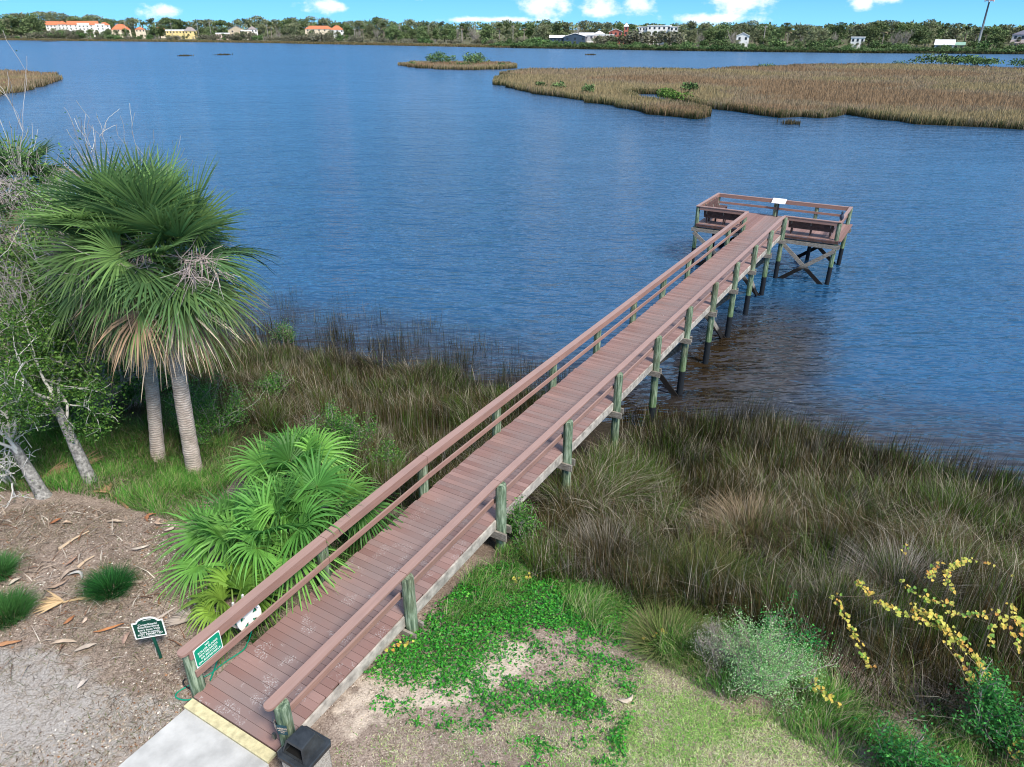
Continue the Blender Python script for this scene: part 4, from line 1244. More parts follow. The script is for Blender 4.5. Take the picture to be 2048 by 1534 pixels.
TRUNK = trunk_mat()
PALM_DK, PALM_MD, PALM_YG = np.array([0.080, 0.165, 0.065]), np.array([0.17, 0.29, 0.085]), np.array([0.13, 0.24, 0.05])
TAN = np.array([0.42, 0.30, 0.20])


def palm_crown(c, R, n, seed, elev, parent, az0=0.0, skirt=10, petiole=0.75, cols=(PALM_DK, PALM_MD), seg=44, sk=True, stalks=5, azw=None, droop0=0.18, ws=0.022, join=0.32, dk=0.38):
    c = np.asarray(c, float)
    gf, gd = G(), G()
    for i in range(n):
        f = (i + 0.5) / n
        el = math.radians(elev[0] + (elev[1] - elev[0]) * f ** 0.9 + RV.normal(0, 5))
        az = az0 + i * 2.39996 + RV.normal(0, 0.12)
        d = np.array([math.cos(az) * math.cos(el), math.sin(az) * math.cos(el), math.sin(el)])
        up = np.array([-math.cos(az) * math.sin(el), -math.sin(az) * math.sin(el), math.cos(el)]) + RV.normal(0, 0.32, 3)
        pl = petiole * RV.uniform(0.75, 1.15)
        tipp = c + d * pl + np.array([0, 0, -0.10 * pl * (1 - math.sin(el))])
        colr = lerp(cols[0], cols[1], np.clip(0.3 + 0.4 * f + RV.normal(0, 0.35), 0, 1)) * RV.uniform(0.7, 1.35)
        gf.tube([c + d * 0.05, c + d * pl * 0.5 + np.array([0, 0, 0.02]), tipp], [0.024, 0.017, 0.012], 5, col=lerp(colr, (0.22, 0.3, 0.08), 0.5))
        d2 = d * 1.0 + np.array([0, 0, -0.28 * max(0.15, 1 - math.sin(el))]) + RV.normal(0, 0.13, 3) + np.array([math.cos(az), math.sin(az), 0]) * 0.30 * max(0, math.sin(el))
        dead = el < math.radians(-18) and RV.uniform() < 0.6
        tip = lerp(colr, TAN, 0.85) if (el < math.radians(-12) and RV.uniform() < 0.55) else lerp(colr, (0.2, 0.24, 0.1), 0.35)
        fan(gf, tipp - d * 0.05, d2, up, R * RV.uniform(0.85, 1.1), seg, 1.9, 0.28, droop0 + dk * (1 - max(0, math.sin(el))) * RV.uniform(0.5, 1.2), colr, tip, ws, join, 0.45 if el < math.radians(-12) else 0.2)
    gf.build('fronds', LEAF, parent)
    if sk:
        for i in range(skirt):
            az = az0 + i * 2 * math.pi / skirt + RV.normal(0, 0.2); el = math.radians(RV.uniform(-62, -26))
            d = np.array([math.cos(az) * math.cos(el), math.sin(az) * math.cos(el), math.sin(el)])
            pl = petiole * RV.uniform(0.8, 1.15); tipp = c + d * pl * 0.95 - np.array([0, 0, 0.1])
            cc = pal(1, [TAN, (0.30, 0.20, 0.13), (0.5, 0.40, 0.30)], 0.15)[0]
            fan(gd, tipp, d * np.array([1, 1, 1.5]), np.array([d[0], d[1], 0.7]), R * 0.78, 30, 1.35, 0.5, 0.55, cc, cc * 1.25, 0.020, 0.25, 0.5, 0.35)
        gd.build('dead_fronds', BARK_V, parent)
    if stalks:
        gs = G()
        for i in range(stalks):
            az = az0 + 0.7 + i * 2.2; d = np.array([math.cos(az), math.sin(az), 0.25]); d /= np.linalg.norm(d)
            P = [c, c + d * 0.8 + np.array([0, 0, 0.15]), c + d * 1.4 - np.array([0, 0, 0.0]), c + d * 1.75 - np.array([0, 0, 0.45])]
            gs.tube(P, [0.018, 0.014, 0.010, 0.006], 4, col=(0.22, 0.17, 0.15))
            for q in range(80):
                f = RV.uniform(0.45, 1); b = np.array([np.interp(f, [0, .33, .66, 1], [p_[j] for p_ in P]) for j in range(3)])
                e = RV.normal(0, 0.13, 3); e[2] -= 0.10
                mid = b + e + RV.normal(0, 0.03, 3); end = mid + e * 0.8 + RV.normal(0, 0.06, 3)
                gs.tube([b, mid, end], [0.009, 0.007, 0.005], 3, col=pal(1, [(0.42, 0.36, 0.34), (0.32, 0.26, 0.25)], 0.15)[0], cap=False)
        gs.build('flower_stalks', BARK_V, parent)


def palm_trunk(base, top, r0, r1, parent, bend=0.15, boots=True):
    base, top = np.asarray(base, float), np.asarray(top, float)
    tt = np.linspace(0, 1, 40); ax = top - base
    P = base + ax * tt[:, None]; P[:, 0] += bend * np.sin(tt * np.pi); P[:, 2] = base[2] + ax[2] * tt
    R = np.interp(tt, [0, 0.06, 0.2, 0.8, 1], [r0 * 1.25, r0 * 1.08, r0, r1, r1 * 1.1]) * (1 + 0.025 * np.sin(tt * 130) + RV.normal(0, 0.008, 40))
    G().tube(P, R, 18).build('trunk', TRUNK, parent, True)
    if boots:
        g = G()
        for i in range(34):
            az = i * 2.4; f = 0.86 + 0.14 * (i / 34); p = base + ax * f; dd_ = np.array([math.cos(az), math.sin(az), 0])
            g.beam(p + dd_ * r1 * 0.7, p + dd_ * r1 * 1.5 + np.array([0, 0, 0.16]), 0.09, 0.03, col=pal(1, [(0.12, 0.07, 0.045), (0.22, 0.14, 0.09), (0.07, 0.045, 0.035)], 0.2)[0])
        g.build('leaf_bases', BARK_V, parent)


b1 = on_ground(390, 948); b2 = on_ground(315, 922)
c1 = b1 + np.array([0.02, 0.75, 0]); c1[2] = height_at(370, 520, c1[:2])
c2 = b2 + np.array([0.38, 0.6, 0]); c2[2] = height_at(286, 496, c2[:2])
t = thing('cabbage_palm', b1, 'tall cabbage palm with the stouter pale trunk standing nearer the palmetto clump', 'palm tree')
palm_trunk(b1 - np.array([0, 0, 0.15]), c1 - np.array([0, 0, 0.35]), 0.185, 0.18, t, -0.05)
palm_crown(c1, 1.4, 46, 1, (80, -32), t, 0.4, stalks=8, petiole=1.25, skirt=20, droop0=0.08, dk=0.36)
t = thing('cabbage_palm', b2, 'tall cabbage palm with the slimmer trunk, its crown merging with the stouter neighbour', 'palm tree')
palm_trunk(b2 - np.array([0, 0, 0.15]), c2 - np.array([0, 0, 0.35]), 0.165, 0.155, t, 0.04)
palm_crown(c2, 1.4, 44, 2, (80, -32), t, 2.1, stalks=7, petiole=1.25, skirt=20, droop0=0.08, dk=0.36)


def young_palm(px, py, z, label, R, n, cols, elev, az0, pet, droop, seg=40, sk=0, pz=None):
    b = on_ground(px, py); c = b + np.array([0, 0, z])
    t = thing('young_palm', b, label, 'young palm')
    palm_crown(c, R * 1.28, int(n * 1.15), 3 + int(px), elev, t, az0, sk, pet, cols, seg, sk > 0, 0, None, droop + 0.10, 0.020, 0.34)


BG, BG2 = np.array([0.085, 0.25, 0.05]), np.array([0.17, 0.38, 0.075])
young_palm(560, 1125, 0.3, 'lush young cabbage palm in the middle of the clump, its fans spilling towards the rail', 0.95, 11, (BG, BG2), (80, 24), 0.2, 0.95, 0.40)
young_palm(640, 1090, 0.35, 'lush young cabbage palm pressed against the left rail beyond the clump centre', 0.9, 10, (BG, BG2), (82, 30), 1.4, 0.95, 0.40)
young_palm(465, 1115, 0.15, 'young cabbage palm on the mulch side of the clump with low spreading fans', 0.85, 9, (BG * 0.9, BG2), (68, 14), 3.9, 0.8, 0.35, 40, 6)
young_palm(600, 1010, 0.35, 'upright young cabbage palm at the back of the clump near the leafy shrub', 0.9, 10, (BG * 0.85, BG2), (84, 35), 2.6, 1.0, 0.38)
young_palm(470, 1235, 0.1, 'small yellowish green palm beside the hose reel, bending over the rail', 0.66, 8, (np.array([0.12, 0.25, 0.03]), np.array([0.20, 0.33, 0.05])), (72, 10), 0.9, 0.5, 0.5, 34, 7)
# the palms half hidden in the trees on the left
b = on_ground(40, 830); c = b.copy() + np.array([-0.3, 0.6, 0]); c[2] = height_at(20, 480, c[:2])
t = thing('cabbage_palm', b, 'palm with dark brown boot-covered trunk half hidden behind the left-hand tree', 'palm tree')
palm_trunk(b - np.array([0, 0, .1]), c - np.array([0, 0, 0.2]), 0.17, 0.17, t, 0.1); palm_crown(c, 1.05, 26, 5, (80, -30), t, 1.0)
b = np.array([-14.6, 21.5, float(gz(-14.6, 21.5))]); c = b.copy(); c[2] = height_at(30, 372, c[:2])
t = thing('cabbage_palm', b, 'pale green palm crown rising behind the bare grey branches at the far left', 'palm tree')
palm_trunk(b - np.array([0, 0, .1]), c - np.array([0, 0, 0.2]), 0.17, 0.17, t, 0.1); palm_crown(c, 1.2, 18, 6, (80, -20), t, 2.0, cols=(np.array([0.08, 0.15, 0.05]), np.array([0.13, 0.21, 0.08])))


# --- branching trees and shrubs
def grow(out, p, d, L, r, lev, maxlev, rs, spread=0.55, upb=0.12, wig=0.16, kids=(2, 3), shrink=0.74, seg=4, dropv=0.0):
    P = [p]; dd_ = d.copy()
    for i in range(seg):
        dd_ = dd_ + rs.normal(0, wig, 3) + np.array([0, 0, upb - dropv * lev]); dd_ /= np.linalg.norm(dd_)
        P.append(P[-1] + dd_ * L / seg)
    out.append((np.array(P), np.linspace(r, r * 0.62, seg + 1), lev))
    if lev >= maxlev: return
    for k in range(rs.integers(kids[0], kids[1] + 1)):
        f = rs.uniform(0.45, 1.0) if k else 1.0
        q = P[-1] if f == 1.0 else P[max(1, int(f * seg))]
        nd = dd_ + rs.normal(0, spread, 3); nd /= np.linalg.norm(nd)
        grow(out, q, nd, L * shrink * rs.uniform(0.75, 1.2), r * 0.6, lev + 1, maxlev, rs, spread, upb, wig, kids, shrink, max(3, seg - 0), dropv)


def woody(parent, starts, seed, maxlev, bark, leafcols, nleaf, lsize, minlev=2, wts=None, spread=0.55, upb=0.1, wig=0.17, kids=(2, 3), shrink=0.74, barkname='branches', lift=0.1, flat=0.3, asp=0.5, rmin=0.006, jitter=0.09, dropv=0.0, thin=0):
    rs = np.random.default_rng(seed); out = []
    for (p, d, L, r) in starts:
        d = np.asarray(d, float); grow(out, np.asarray(p, float), d / np.linalg.norm(d), L, r, 0, maxlev, rs, spread, upb, wig, kids, shrink, 4, dropv)
    gb = G()
    for P, R, lev in out:
        gb.tube(P, np.maximum(R, rmin), 9 if lev == 0 else (5 if lev < 3 else 3), col=pal(1, bark, 0.14)[0], cap=lev == 0)
    gb.build(barkname, BARK_V, parent, True)
    if nleaf:
        tips = [P for P, R, lev in out if lev >= minlev]
        tips = np.concatenate([np.concatenate([P[1:], (P[1:] + P[:-1]) / 2]) for P in tips])
        k = RV.integers(0, len(tips), nleaf)
        pos = tips[k] + RV.normal(0, jitter, (nleaf, 3))
        pos[:, 2] = np.maximum(pos[:, 2], gz(pos[:, 0], pos[:, 1]) + 0.02)
        gl_ = G(); leaves(gl_, pos, RV.uniform(lsize * 0.65, lsize * 1.35, nleaf), pal(nleaf, leafcols, 0.22, wts), flat, asp, upb=lift)
        gl_.build('foliage', LEAF, parent)
    return out


GREYB = [(0.46, 0.45, 0.42), (0.36, 0.35, 0.32), (0.58, 0.56, 0.52)]
OAKL = [(0.06, 0.16, 0.028), (0.09, 0.21, 0.035), (0.16, 0.28, 0.05), (0.035, 0.09, 0.02)]


OAKBARK = plain('grey_bark', (0.27, 0.26, 0.245), 0.9, 0.5, 14, 0.8)


def lean_tree(px, py, tx, ty, depth_back, label, seed, r, nleaf, kids=(2, 3)):
    b = on_ground(px, py); q = b + np.array([0, depth_back, 0]); q2 = at(tx, ty, 0.4); k = (b[1] + depth_back) / q2[1]
    top = np.array([q2[0] * k, b[1] + depth_back, height_at(tx, ty, (q2[0] * k, b[1] + depth_back))])
    t = thing('oak_tree', b, label, 'tree')
    ax = top - b; L = np.linalg.norm(ax)
    tt = np.linspace(0, 1, 14); P = b - np.array([0, 0, 0.1]) + ax * tt[:, None]; P[:, 2] += 0.05 * np.sin(tt * 3)
    G().tube(P, np.interp(tt, [0, .12, 1], [r * 1.3, r, r * 0.62]) * (1 + RV.normal(0, 0.02, 14)), 12).build('trunk', OAKBARK, t, True)
    d = ax / L
    st = []
    rs = np.random.default_rng(seed)
    for i in range(6):
        f = [1, 1, 0.92, 0.8, 0.7, 0.95][i]
        dd_ = d * 0.6 + rs.normal(0, 0.5, 3) + np.array([0, 0, 0.45]); st.append((b + ax * f, dd_, rs.uniform(0.9, 1.3), r * 0.26))
    woody(t, st, seed, 4, GREYB, OAKL, nleaf, 0.062, 2, [3, 3, 1.6, 2], 0.62, 0.05, 0.2, kids, 0.76, jitter=0.12)


lean_tree(182, 962, 108, 800, 0.4, 'leaning grey-barked tree nearer the palms with small green leaves and pale twigs', 101, 0.145, 20000)
lean_tree(88, 992, 22, 880, 0.2, 'leaning grey-barked tree at the frame edge with bare whitish twigs hanging low', 102, 0.15, 16000)


def multi(name, loc, label, cat, seed, n, L, r, lev, cols, nleaf, ls, bark=GREYB, spread=0.5, tilt=0.6, h0=0.0, wts=None, minlev=1, jitter=0.1, upb=0.14, kids=(2, 3), flat=0.3, asp=0.45, shrink=0.72, lift=0.15, barkname='branches', wig=0.17):
    t = thing(name, loc, label, cat); rs = np.random.default_rng(seed); st = []
    for i in range(n):
        a = rs.uniform(0, 6.28); d = np.array([math.cos(a) * tilt * rs.uniform(0.3, 1.2), math.sin(a) * tilt * rs.uniform(0.3, 1.2), 1.0])
        st.append((np.asarray(loc) + np.array([math.cos(a) * 0.1, math.sin(a) * 0.1, h0 - 0.05]), d, L * rs.uniform(0.8, 1.2), r))
    woody(t, st, seed, lev, bark, cols, nleaf, ls, minlev, wts, spread, upb, wig, kids, shrink, flat=flat, asp=asp, jitter=jitter, lift=lift, barkname=barkname)
    return t


# thicket on the left: an evergreen behind, a bare tree on top of it, low scrub below
b = on_ground(60, 770) ; b = np.array([-11.9, 17.9, float(gz(-11.9, 17.9))])
multi('holly_tree', b, 'dense dark green evergreen tree behind the leaning trunks at the left edge', 'tree', 111, 9, 2.5, 0.07, 4, [(0.09, 0.20, 0.04), (0.13, 0.25, 0.055), (0.20, 0.32, 0.08), (0.05, 0.11, 0.03)], 23000, 0.095, [(0.2, 0.19, 0.17), (0.3, 0.28, 0.26)], tilt=0.36, minlev=2, jitter=0.17, upb=0.2)
b = np.array([-11.7, 19.4, float(gz(-11.7, 19.4))])
multi('bare_tree', b, 'leafless grey tree with a spray of fine twigs against the water', 'tree', 112, 7, 3.1, 0.05, 5, OAKL, 500, 0.06, [(0.40, 0.37, 0.36), (0.30, 0.27, 0.26), (0.5, 0.48, 0.44)], tilt=0.33, spread=0.5, minlev=3, kids=(2, 3), shrink=0.72, upb=0.16)
b = np.array([-14.0, 16.0, float(gz(-14.0, 16.0))])
multi('bare_tree', b, 'leafless grey tree tangled in front of the evergreen at the left edge', 'tree', 113, 8, 2.3, 0.04, 5, OAKL, 4000, 0.06, [(0.40, 0.37, 0.36), (0.30, 0.27, 0.26)], tilt=0.4, spread=0.55, minlev=3, shrink=0.74, upb=0.16)
b = on_ground(35, 965)
multi('bare_tree', b, 'small bare tree with whitish lichen covered twigs drooping over the mulch at the left edge', 'tree', 114, 5, 0.85, 0.03, 4, OAKL, 300, 0.05, [(0.62, 0.60, 0.56), (0.5, 0.49, 0.46)], tilt=0.9, spread=0.6, minlev=3, shrink=0.78, upb=0.02)
WAX = [(0.06, 0.20, 0.035), (0.10, 0.27, 0.045), (0.04, 0.12, 0.025), (0.17, 0.32, 0.07)]
for (px, py, L, n, nl, s, lab, nm) in [
    (430, 880, 0.75, 12, 8500, 121, 'leafy green shrub just right of the stouter palm trunk', 'wax_myrtle'),
    (690, 930, 0.72, 12, 8500, 122, 'leafy green shrub with upright tips behind the palmetto clump', 'wax_myrtle'),
    (765, 960, 0.40, 8, 3600, 123, 'low olive shrub close to the left rail behind the palmetto', 'wax_myrtle'),
    (575, 690, 0.42, 7, 2600, 124, 'small rounded green bush at the water edge right of the palm crowns', 'wax_myrtle'),
    (1040, 1090, 0.42, 8, 3000, 125, 'small bright green shrub by the third pile right of the boardwalk', 'wax_myrtle'),
    (250, 820, 0.8, 11, 9000, 126, 'green scrub in the shade under the left-hand tree', 'wax_myrtle'),
    (120, 860, 0.85, 12, 10000, 127, 'dense green scrub behind the two leaning trunks', 'wax_myrtle'),
    (540, 800, 0.40, 8, 2600, 128, 'grey green shrub among the brown marsh grass left of the palmetto', 'wax_myrtle'),
    (1985, 1500, 0.50, 9, 5200, 129, 'bright bluish green shrub in the bottom right corner under the yellow vine', 'elder_bush'),
    (1820, 1560, 0.36, 8, 3200, 130, 'low bright green bush at the bottom edge right of the lawn', 'elder_bush')]:
    multi(nm, on_ground(px, py), lab, 'shrub', s, n, L, 0.016, 3, WAX if s < 129 else [(0.05, 0.25, 0.05), (0.09, 0.33, 0.06), (0.03, 0.16, 0.04)], nl, 0.055, [(0.2, 0.18, 0.15), (0.3, 0.28, 0.25)], tilt=0.75, minlev=1, jitter=0.09)
# groundsel bush: silvery seed heads over green
b = on_ground(1520, 1375)
t = multi('groundsel_bush', b, 'rounded groundsel bush with silvery white seed heads beside the lawn', 'shrub', 131, 18, 0.52, 0.012, 3, [(0.38, 0.58, 0.27), (0.27, 0.52, 0.18), (0.54, 0.66, 0.42), (0.10, 0.42, 0.09)], 21000, 0.026, [(0.32, 0.27, 0.24), (0.25, 0.2, 0.18)], tilt=1.0, minlev=1, jitter=0.10, wts=[3, 3, 2, 2])
b = on_ground(1545, 1330)
multi('elder_bush', b, 'emerald green shoots growing up through the silvery groundsel bush', 'shrub', 132, 9, 0.50, 0.010, 2, [(0.04, 0.30, 0.07), (0.08, 0.38, 0.06), (0.03, 0.2, 0.06)], 2600, 0.045, [(0.2, 0.2, 0.12)], tilt=0.75, minlev=1, jitter=0.06)
b = on_ground(1430, 1330)
multi('groundsel_bush', b, 'smaller straw grey groundsel bush on the left of the silvery one', 'shrub', 133, 10, 0.34, 0.010, 3, [(0.34, 0.38, 0.26), (0.25, 0.30, 0.17), (0.44, 0.42, 0.34)], 5000, 0.022, [(0.32, 0.27, 0.24)], tilt=1.0, minlev=1, jitter=0.09)


# --- dark grass clumps on the mulch, left
def clump(px, py, R, h, n, label, cols):
    b = on_ground(px, py); r = np.sqrt(RV.uniform(0, 1, n)) * R; a = RV.uniform(0, 6.28, n)
    xy = np.stack([b[0] + r * np.cos(a), b[1] + r * np.sin(a)], 1)
    c = pal(n, cols, 0.2); g = G()
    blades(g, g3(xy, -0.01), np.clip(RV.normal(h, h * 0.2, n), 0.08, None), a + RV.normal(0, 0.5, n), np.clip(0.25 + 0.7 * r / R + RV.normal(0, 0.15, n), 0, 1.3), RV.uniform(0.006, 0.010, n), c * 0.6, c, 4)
    tag(g.build('grass_clump', GRASS), label, 'grass clump')


DG = [(0.02, 0.105, 0.022), (0.03, 0.14, 0.03), (0.015, 0.07, 0.02)]
clump(222, 1180, 0.30, 0.36, 1500, 'round dark green grass clump with a dead frond stem lying across it', DG)
clump(10, 1235, 0.36, 0.36, 1700, 'dark green grass clump in front at the left edge beside the tan fallen frond', [(0.04, 0.13, 0.03), (0.06, 0.17, 0.04)])
clump(-2, 1150, 0.24, 0.34, 1000, 'green grass clump cut by the left edge of the picture, behind the larger one', [(0.05, 0.16, 0.04), (0.07, 0.19, 0.05)])

# tall bleached and olive tussocks inside the marsh
for (px, py, R, h, n, lab, cols) in [
    (1395, 1190, 0.55, 0.95, 1700, 'tall olive green tussock where the marsh meets the bank grass', [(0.10, 0.12, 0.035), (0.16, 0.15, 0.06), (0.07, 0.10, 0.03)]),
    (1210, 1130, 0.5, 0.85, 1300, 'dark arching tussock with bleached blades near the third pile', [(0.30, 0.27, 0.23), (0.10, 0.09, 0.06), (0.2, 0.17, 0.13)]),
    (1500, 1080, 0.6, 0.9, 1400, 'swept over straw coloured tussock in the middle of the right marsh', [(0.36, 0.28, 0.19), (0.24, 0.18, 0.11)]),
    (1790, 1190, 0.5, 0.9, 1300, 'bleached grey tussock behind the yellow vine', [(0.36, 0.33, 0.29), (0.26, 0.23, 0.19), (0.12, 0.11, 0.07)]),
    (1330, 1290, 0.45, 0.55, 1500, 'yellow green tussock on the bank left of the groundsel bush', [(0.16, 0.22, 0.06), (0.26, 0.25, 0.12), (0.10, 0.18, 0.04)]),
    (1650, 1250, 0.5, 0.9, 1300, 'dark green rush tussock left of the yellow vine', [(0.06, 0.08, 0.03), (0.12, 0.11, 0.06), (0.22, 0.2, 0.16)])]:
    b = on_ground(px, py); r = np.sqrt(RV.uniform(0, 1, n)) * R; a = RV.uniform(0, 6.28, n)
    xy = np.stack([b[0] + r * np.cos(a), b[1] + r * np.sin(a)], 1); c = pal(n, cols, 0.22); g = G()
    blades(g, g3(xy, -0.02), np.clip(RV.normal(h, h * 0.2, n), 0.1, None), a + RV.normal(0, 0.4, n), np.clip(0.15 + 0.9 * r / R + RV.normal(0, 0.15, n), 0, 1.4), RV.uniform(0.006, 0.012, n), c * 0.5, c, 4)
    tag(g.build('tussock', GRASS), lab, 'grass tussock')

# --- yellow vine over the marsh on the right
t = thing('grape_vine', on_ground(1960, 1330), 'trailing vine with round yellow leaves sprawling over the marsh grass at the right', 'vine')
runs = [((1663, 1185, .75), (1690, 1235, .85), (1720, 1290, .75), (1738, 1340, .5)),
        ((1712, 1158, .8), (1745, 1195, .95), (1790, 1222, 1.0), (1840, 1238, 1.0), (1890, 1262, .95)),
        ((1800, 1160, .9), (1835, 1190, 1.0), (1880, 1205, 1.05), (1912, 1212, 1.0)),
        ((1822, 1215, 1.0), (1870, 1232, 1.1), (1900, 1265, 1.05), (1950, 1310, .95), (1968, 1350, .8), (1980, 1360, .7)),
        ((1890, 1232, 1.1), (1940, 1230, 1.15), (1990, 1228, 1.15), (2050, 1250, 1.1), (2110, 1262, 1.0)),
        ((1812, 1088, .8), (1808, 1108, .9), (1818, 1130, .9), (1850, 1170, .9), (1900, 1215, .9)),
        ((1935, 1118, .9), (1905, 1130, 1.0), (1893, 1155, .95), (1908, 1190, .8)),
        ((1935, 1118, .9), (1985, 1125, .95), (2040, 1160, .9), (2070, 1200, .8)),
        ((1898, 1275, 1.0), (1912, 1305, .9), (1940, 1350, .75), (1955, 1385, .6), (1970, 1410, .45)),
        ((2020, 1205, 1.0), (2035, 1235, 1.05), (2050, 1262, 1.0), (2060, 1290, .9)),
        ((2000, 1240, 1.1), (2030, 1270, 1.0), (2045, 1310, .85)),
        ((1625, 1362, .45), (1650, 1390, .45), (1690, 1418, .35)),
        ((1980, 1245, 1.1), (1985, 1270, 1.0), (1980, 1290, .9)),
        ((2015, 1455, .6), (2030, 1475, .55), (2040, 1490, .5)), ((2015, 1500, .5), (2048, 1512, .5), (2080, 1518, .45)),
        ((1865, 1145, .95), (1858, 1155, .95), (1870, 1140, .95), (1880, 1125, .95)), ((1790, 1520, .2), (1830, 1515, .25), (1850, 1530, .2))]
gs, gl_ = G(), G()
HEART = [(0, 0), (-0.3, -0.12), (-0.5, 0.12), (-0.42, 0.5), (0, 1.0), (0.42, 0.5), (0.5, 0.12), (0.3, -0.12)]
for ri, R_ in enumerate(runs):
    P = []
    for (px, py, hgt) in R_:
        q = on_ground(px, py, hgt); P.append(q)
    P = np.array(P); n = len(P); tt = np.linspace(0, n - 1, (n - 1) * 8 + 1)
    Q = np.stack([np.interp(tt, range(n), P[:, k]) for k in range(3)], 1); Q = smooth_line(Q, 5) + RV.normal(0, 0.008, (len(tt), 3))
    gs.tube(Q, 0.005, 4, col=(0.10, 0.06, 0.04), cap=False)
    Ltot = np.linalg.norm(np.diff(Q, axis=0), axis=1).sum()
    gre = 0.55 if ri in (2, 12) else 0.15
    dens = 52 if ri in (3, 1) else 38
    if ri in (5, 7): dens = 5
    if ri in (5,): continue_leaves = 1
    for k in range(int(Ltot * dens * (2.0 if ri == 3 else 1))):
        f = RV.uniform(0, 1)
        if ri == 5 and f > 0.3: continue
        p = np.array([np.interp(f * (len(Q) - 1), range(len(Q)), Q[:, j]) for j in range(3)]) + RV.normal(0, 0.032, 3)
        nrm = np.array([RV.normal(0, 0.35) - 0.1, -0.55 + RV.normal(0, 0.3), 0.8]); nrm /= np.linalg.norm(nrm)
        e1 = np.cross(nrm, RV.normal(0, 1, 3)); e1 /= np.linalg.norm(e1); e2 = np.cross(nrm, e1)
        s = RV.uniform(0.035, 0.072)
        V = [p + e1 * x * s + e2 * y * s + nrm * (abs(x) * 0.25 - 0.1 * y * y) * s for x, y in HEART]
        cc = pal(1, [(0.66, 0.48, 0.10), (0.60, 0.55, 0.12), (0.42, 0.46, 0.08), (0.55, 0.28, 0.07), (0.18, 0.34, 0.06)], 0.15, [3, 3, 2.6, 0.8, 9 * gre])[0]
        gl_.add(V, [(0, 1, 2, 3), (0, 3, 4, 5), (0, 5, 6, 7)], col=cc)
    # bare side twigs
    for k in range(int(Ltot * 2)):
        i = RV.integers(0, len(Q)); e = RV.normal(0, 0.22, 3); e[2] = abs(e[2]) * 0.3 - 0.05
        gs.tube([Q[i], Q[i] + e + RV.normal(0, 0.03, 3), Q[i] + e * 2 + RV.normal(0, 0.08, 3)], [0.003, 0.0025, 0.002], 3, col=(0.2, 0.15, 0.12), cap=False)
gs.build('stems', BARK_V, t); gl_.build('leaves', LEAF, t)
for (px, py, lab) in [(800, 1292, 'few yellow vine leaves by the second pile on the weeds'), (1045, 1155, 'short yellow vine sprig in the weeds near the third pile'), (1310, 1270, 'small yellow sprig among the bank grass left of the groundsel bush')]:
    t = thing('vine_sprig', on_ground(px, py), lab, 'vine'); gs, gl_ = G(), G()
    b = on_ground(px, py, 0.18); d = np.array([0.9, 0.3, 0.0]) * 0.28
    Q = np.array([b - d, b + np.array([0, 0, 0.06]), b + d]); gs.tube(Q, 0.004, 4, col=(0.12, 0.08, 0.05)); gs.build('stem', BARK_V, t)
    for k in range(8):
        p = b + d * RV.uniform(-1, 1) + RV.normal(0, 0.03, 3); nrm = np.array([RV.normal(0, 0.3), -0.4, 0.85]); nrm /= np.linalg.norm(nrm)
        e1 = np.cross(nrm, RV.normal(0, 1, 3)); e1 /= np.linalg.norm(e1); e2 = np.cross(nrm, e1); s = RV.uniform(0.04, 0.08)
        gl_.add([p + e1 * x * s + e2 * y * s for x, y in HEART], [(0, 1, 2, 3), (0, 3, 4, 5), (0, 5, 6, 7)], col=pal(1, [(0.7, 0.5, 0.09), (0.6, 0.55, 0.1), (0.55, 0.3, 0.05)], 0.12)[0])
    gl_.build('leaves', LEAF, t)

# --- fallen fronds, stems and bark boots on the mulch
def fallen_frond(px, py, px2, py2, label, col, fan_=True, R=0.5):
    a, b = on_ground(px, py, 0.03), on_ground(px2, py2, 0.04)
    t = thing('fallen_frond', a, label, 'fallen frond')
    g = G(); mid = (a + b) / 2 + np.array([0, 0, 0.03]); g.tube([a, mid, b], [0.032, 0.022, 0.014], 5, col=np.array(col) * 1.0); g.build('stem', BARK_V, t)
    if fan_:
        g = G(); d = b - a; d[2] = 0
        fan(g, b - d * 0.05 + np.array([0, 0, 0.02]), d, np.array([0, 0, 1.0]), R, 22, 0.75, 0.2, 0.05, np.array(col), np.array(col) * 0.8, 0.018, 0.25, 0.3, 0.3); g.build('blade', BARK_V, t)


fallen_frond(190, 1195, 125, 1205, 'tan fallen palm frond fanned out beside the left-edge grass clump', (0.45, 0.32, 0.18))
fallen_frond(255, 1015, 215, 985, 'brown folded fallen frond between the tree trunks and the palmetto', (0.30, 0.19, 0.11), True, 0.4)
fallen_frond(60, 965, 150, 935, 'large brown fallen frond lying behind the leaning trunks', (0.30, 0.20, 0.12), True, 0.75)
fallen_frond(20, 968, 95, 950, 'second brown fallen frond lying just left of the larger one behind the trunks', (0.26, 0.17, 0.10), True, 0.6)
fallen_frond(285, 1163, 228, 1170, 'bare pinkish frond stem lying across the round grass clump', (0.44, 0.33, 0.27), False)
fallen_frond(118, 1098, 178, 1062, 'long pale frond stem slanting over the open mulch', (0.52, 0.40, 0.28), False)
fallen_frond(155, 1135, 188, 1112, 'short pale frond stem near the heap of torn boots', (0.5, 0.38, 0.27), False)
fallen_frond(275, 1268, 350, 1215, 'long grey curved frond sheath behind the dark green sign', (0.42, 0.36, 0.32), False)
fallen_frond(375, 1195, 400, 1220, 'curled grey dead frond under the yellowish palm', (0.45, 0.40, 0.36), True, 0.45)
fallen_frond(440, 1250, 385, 1240, 'withered grey frond drooping at the foot of the yellowish palm', (0.33, 0.28, 0.24), True, 0.5)


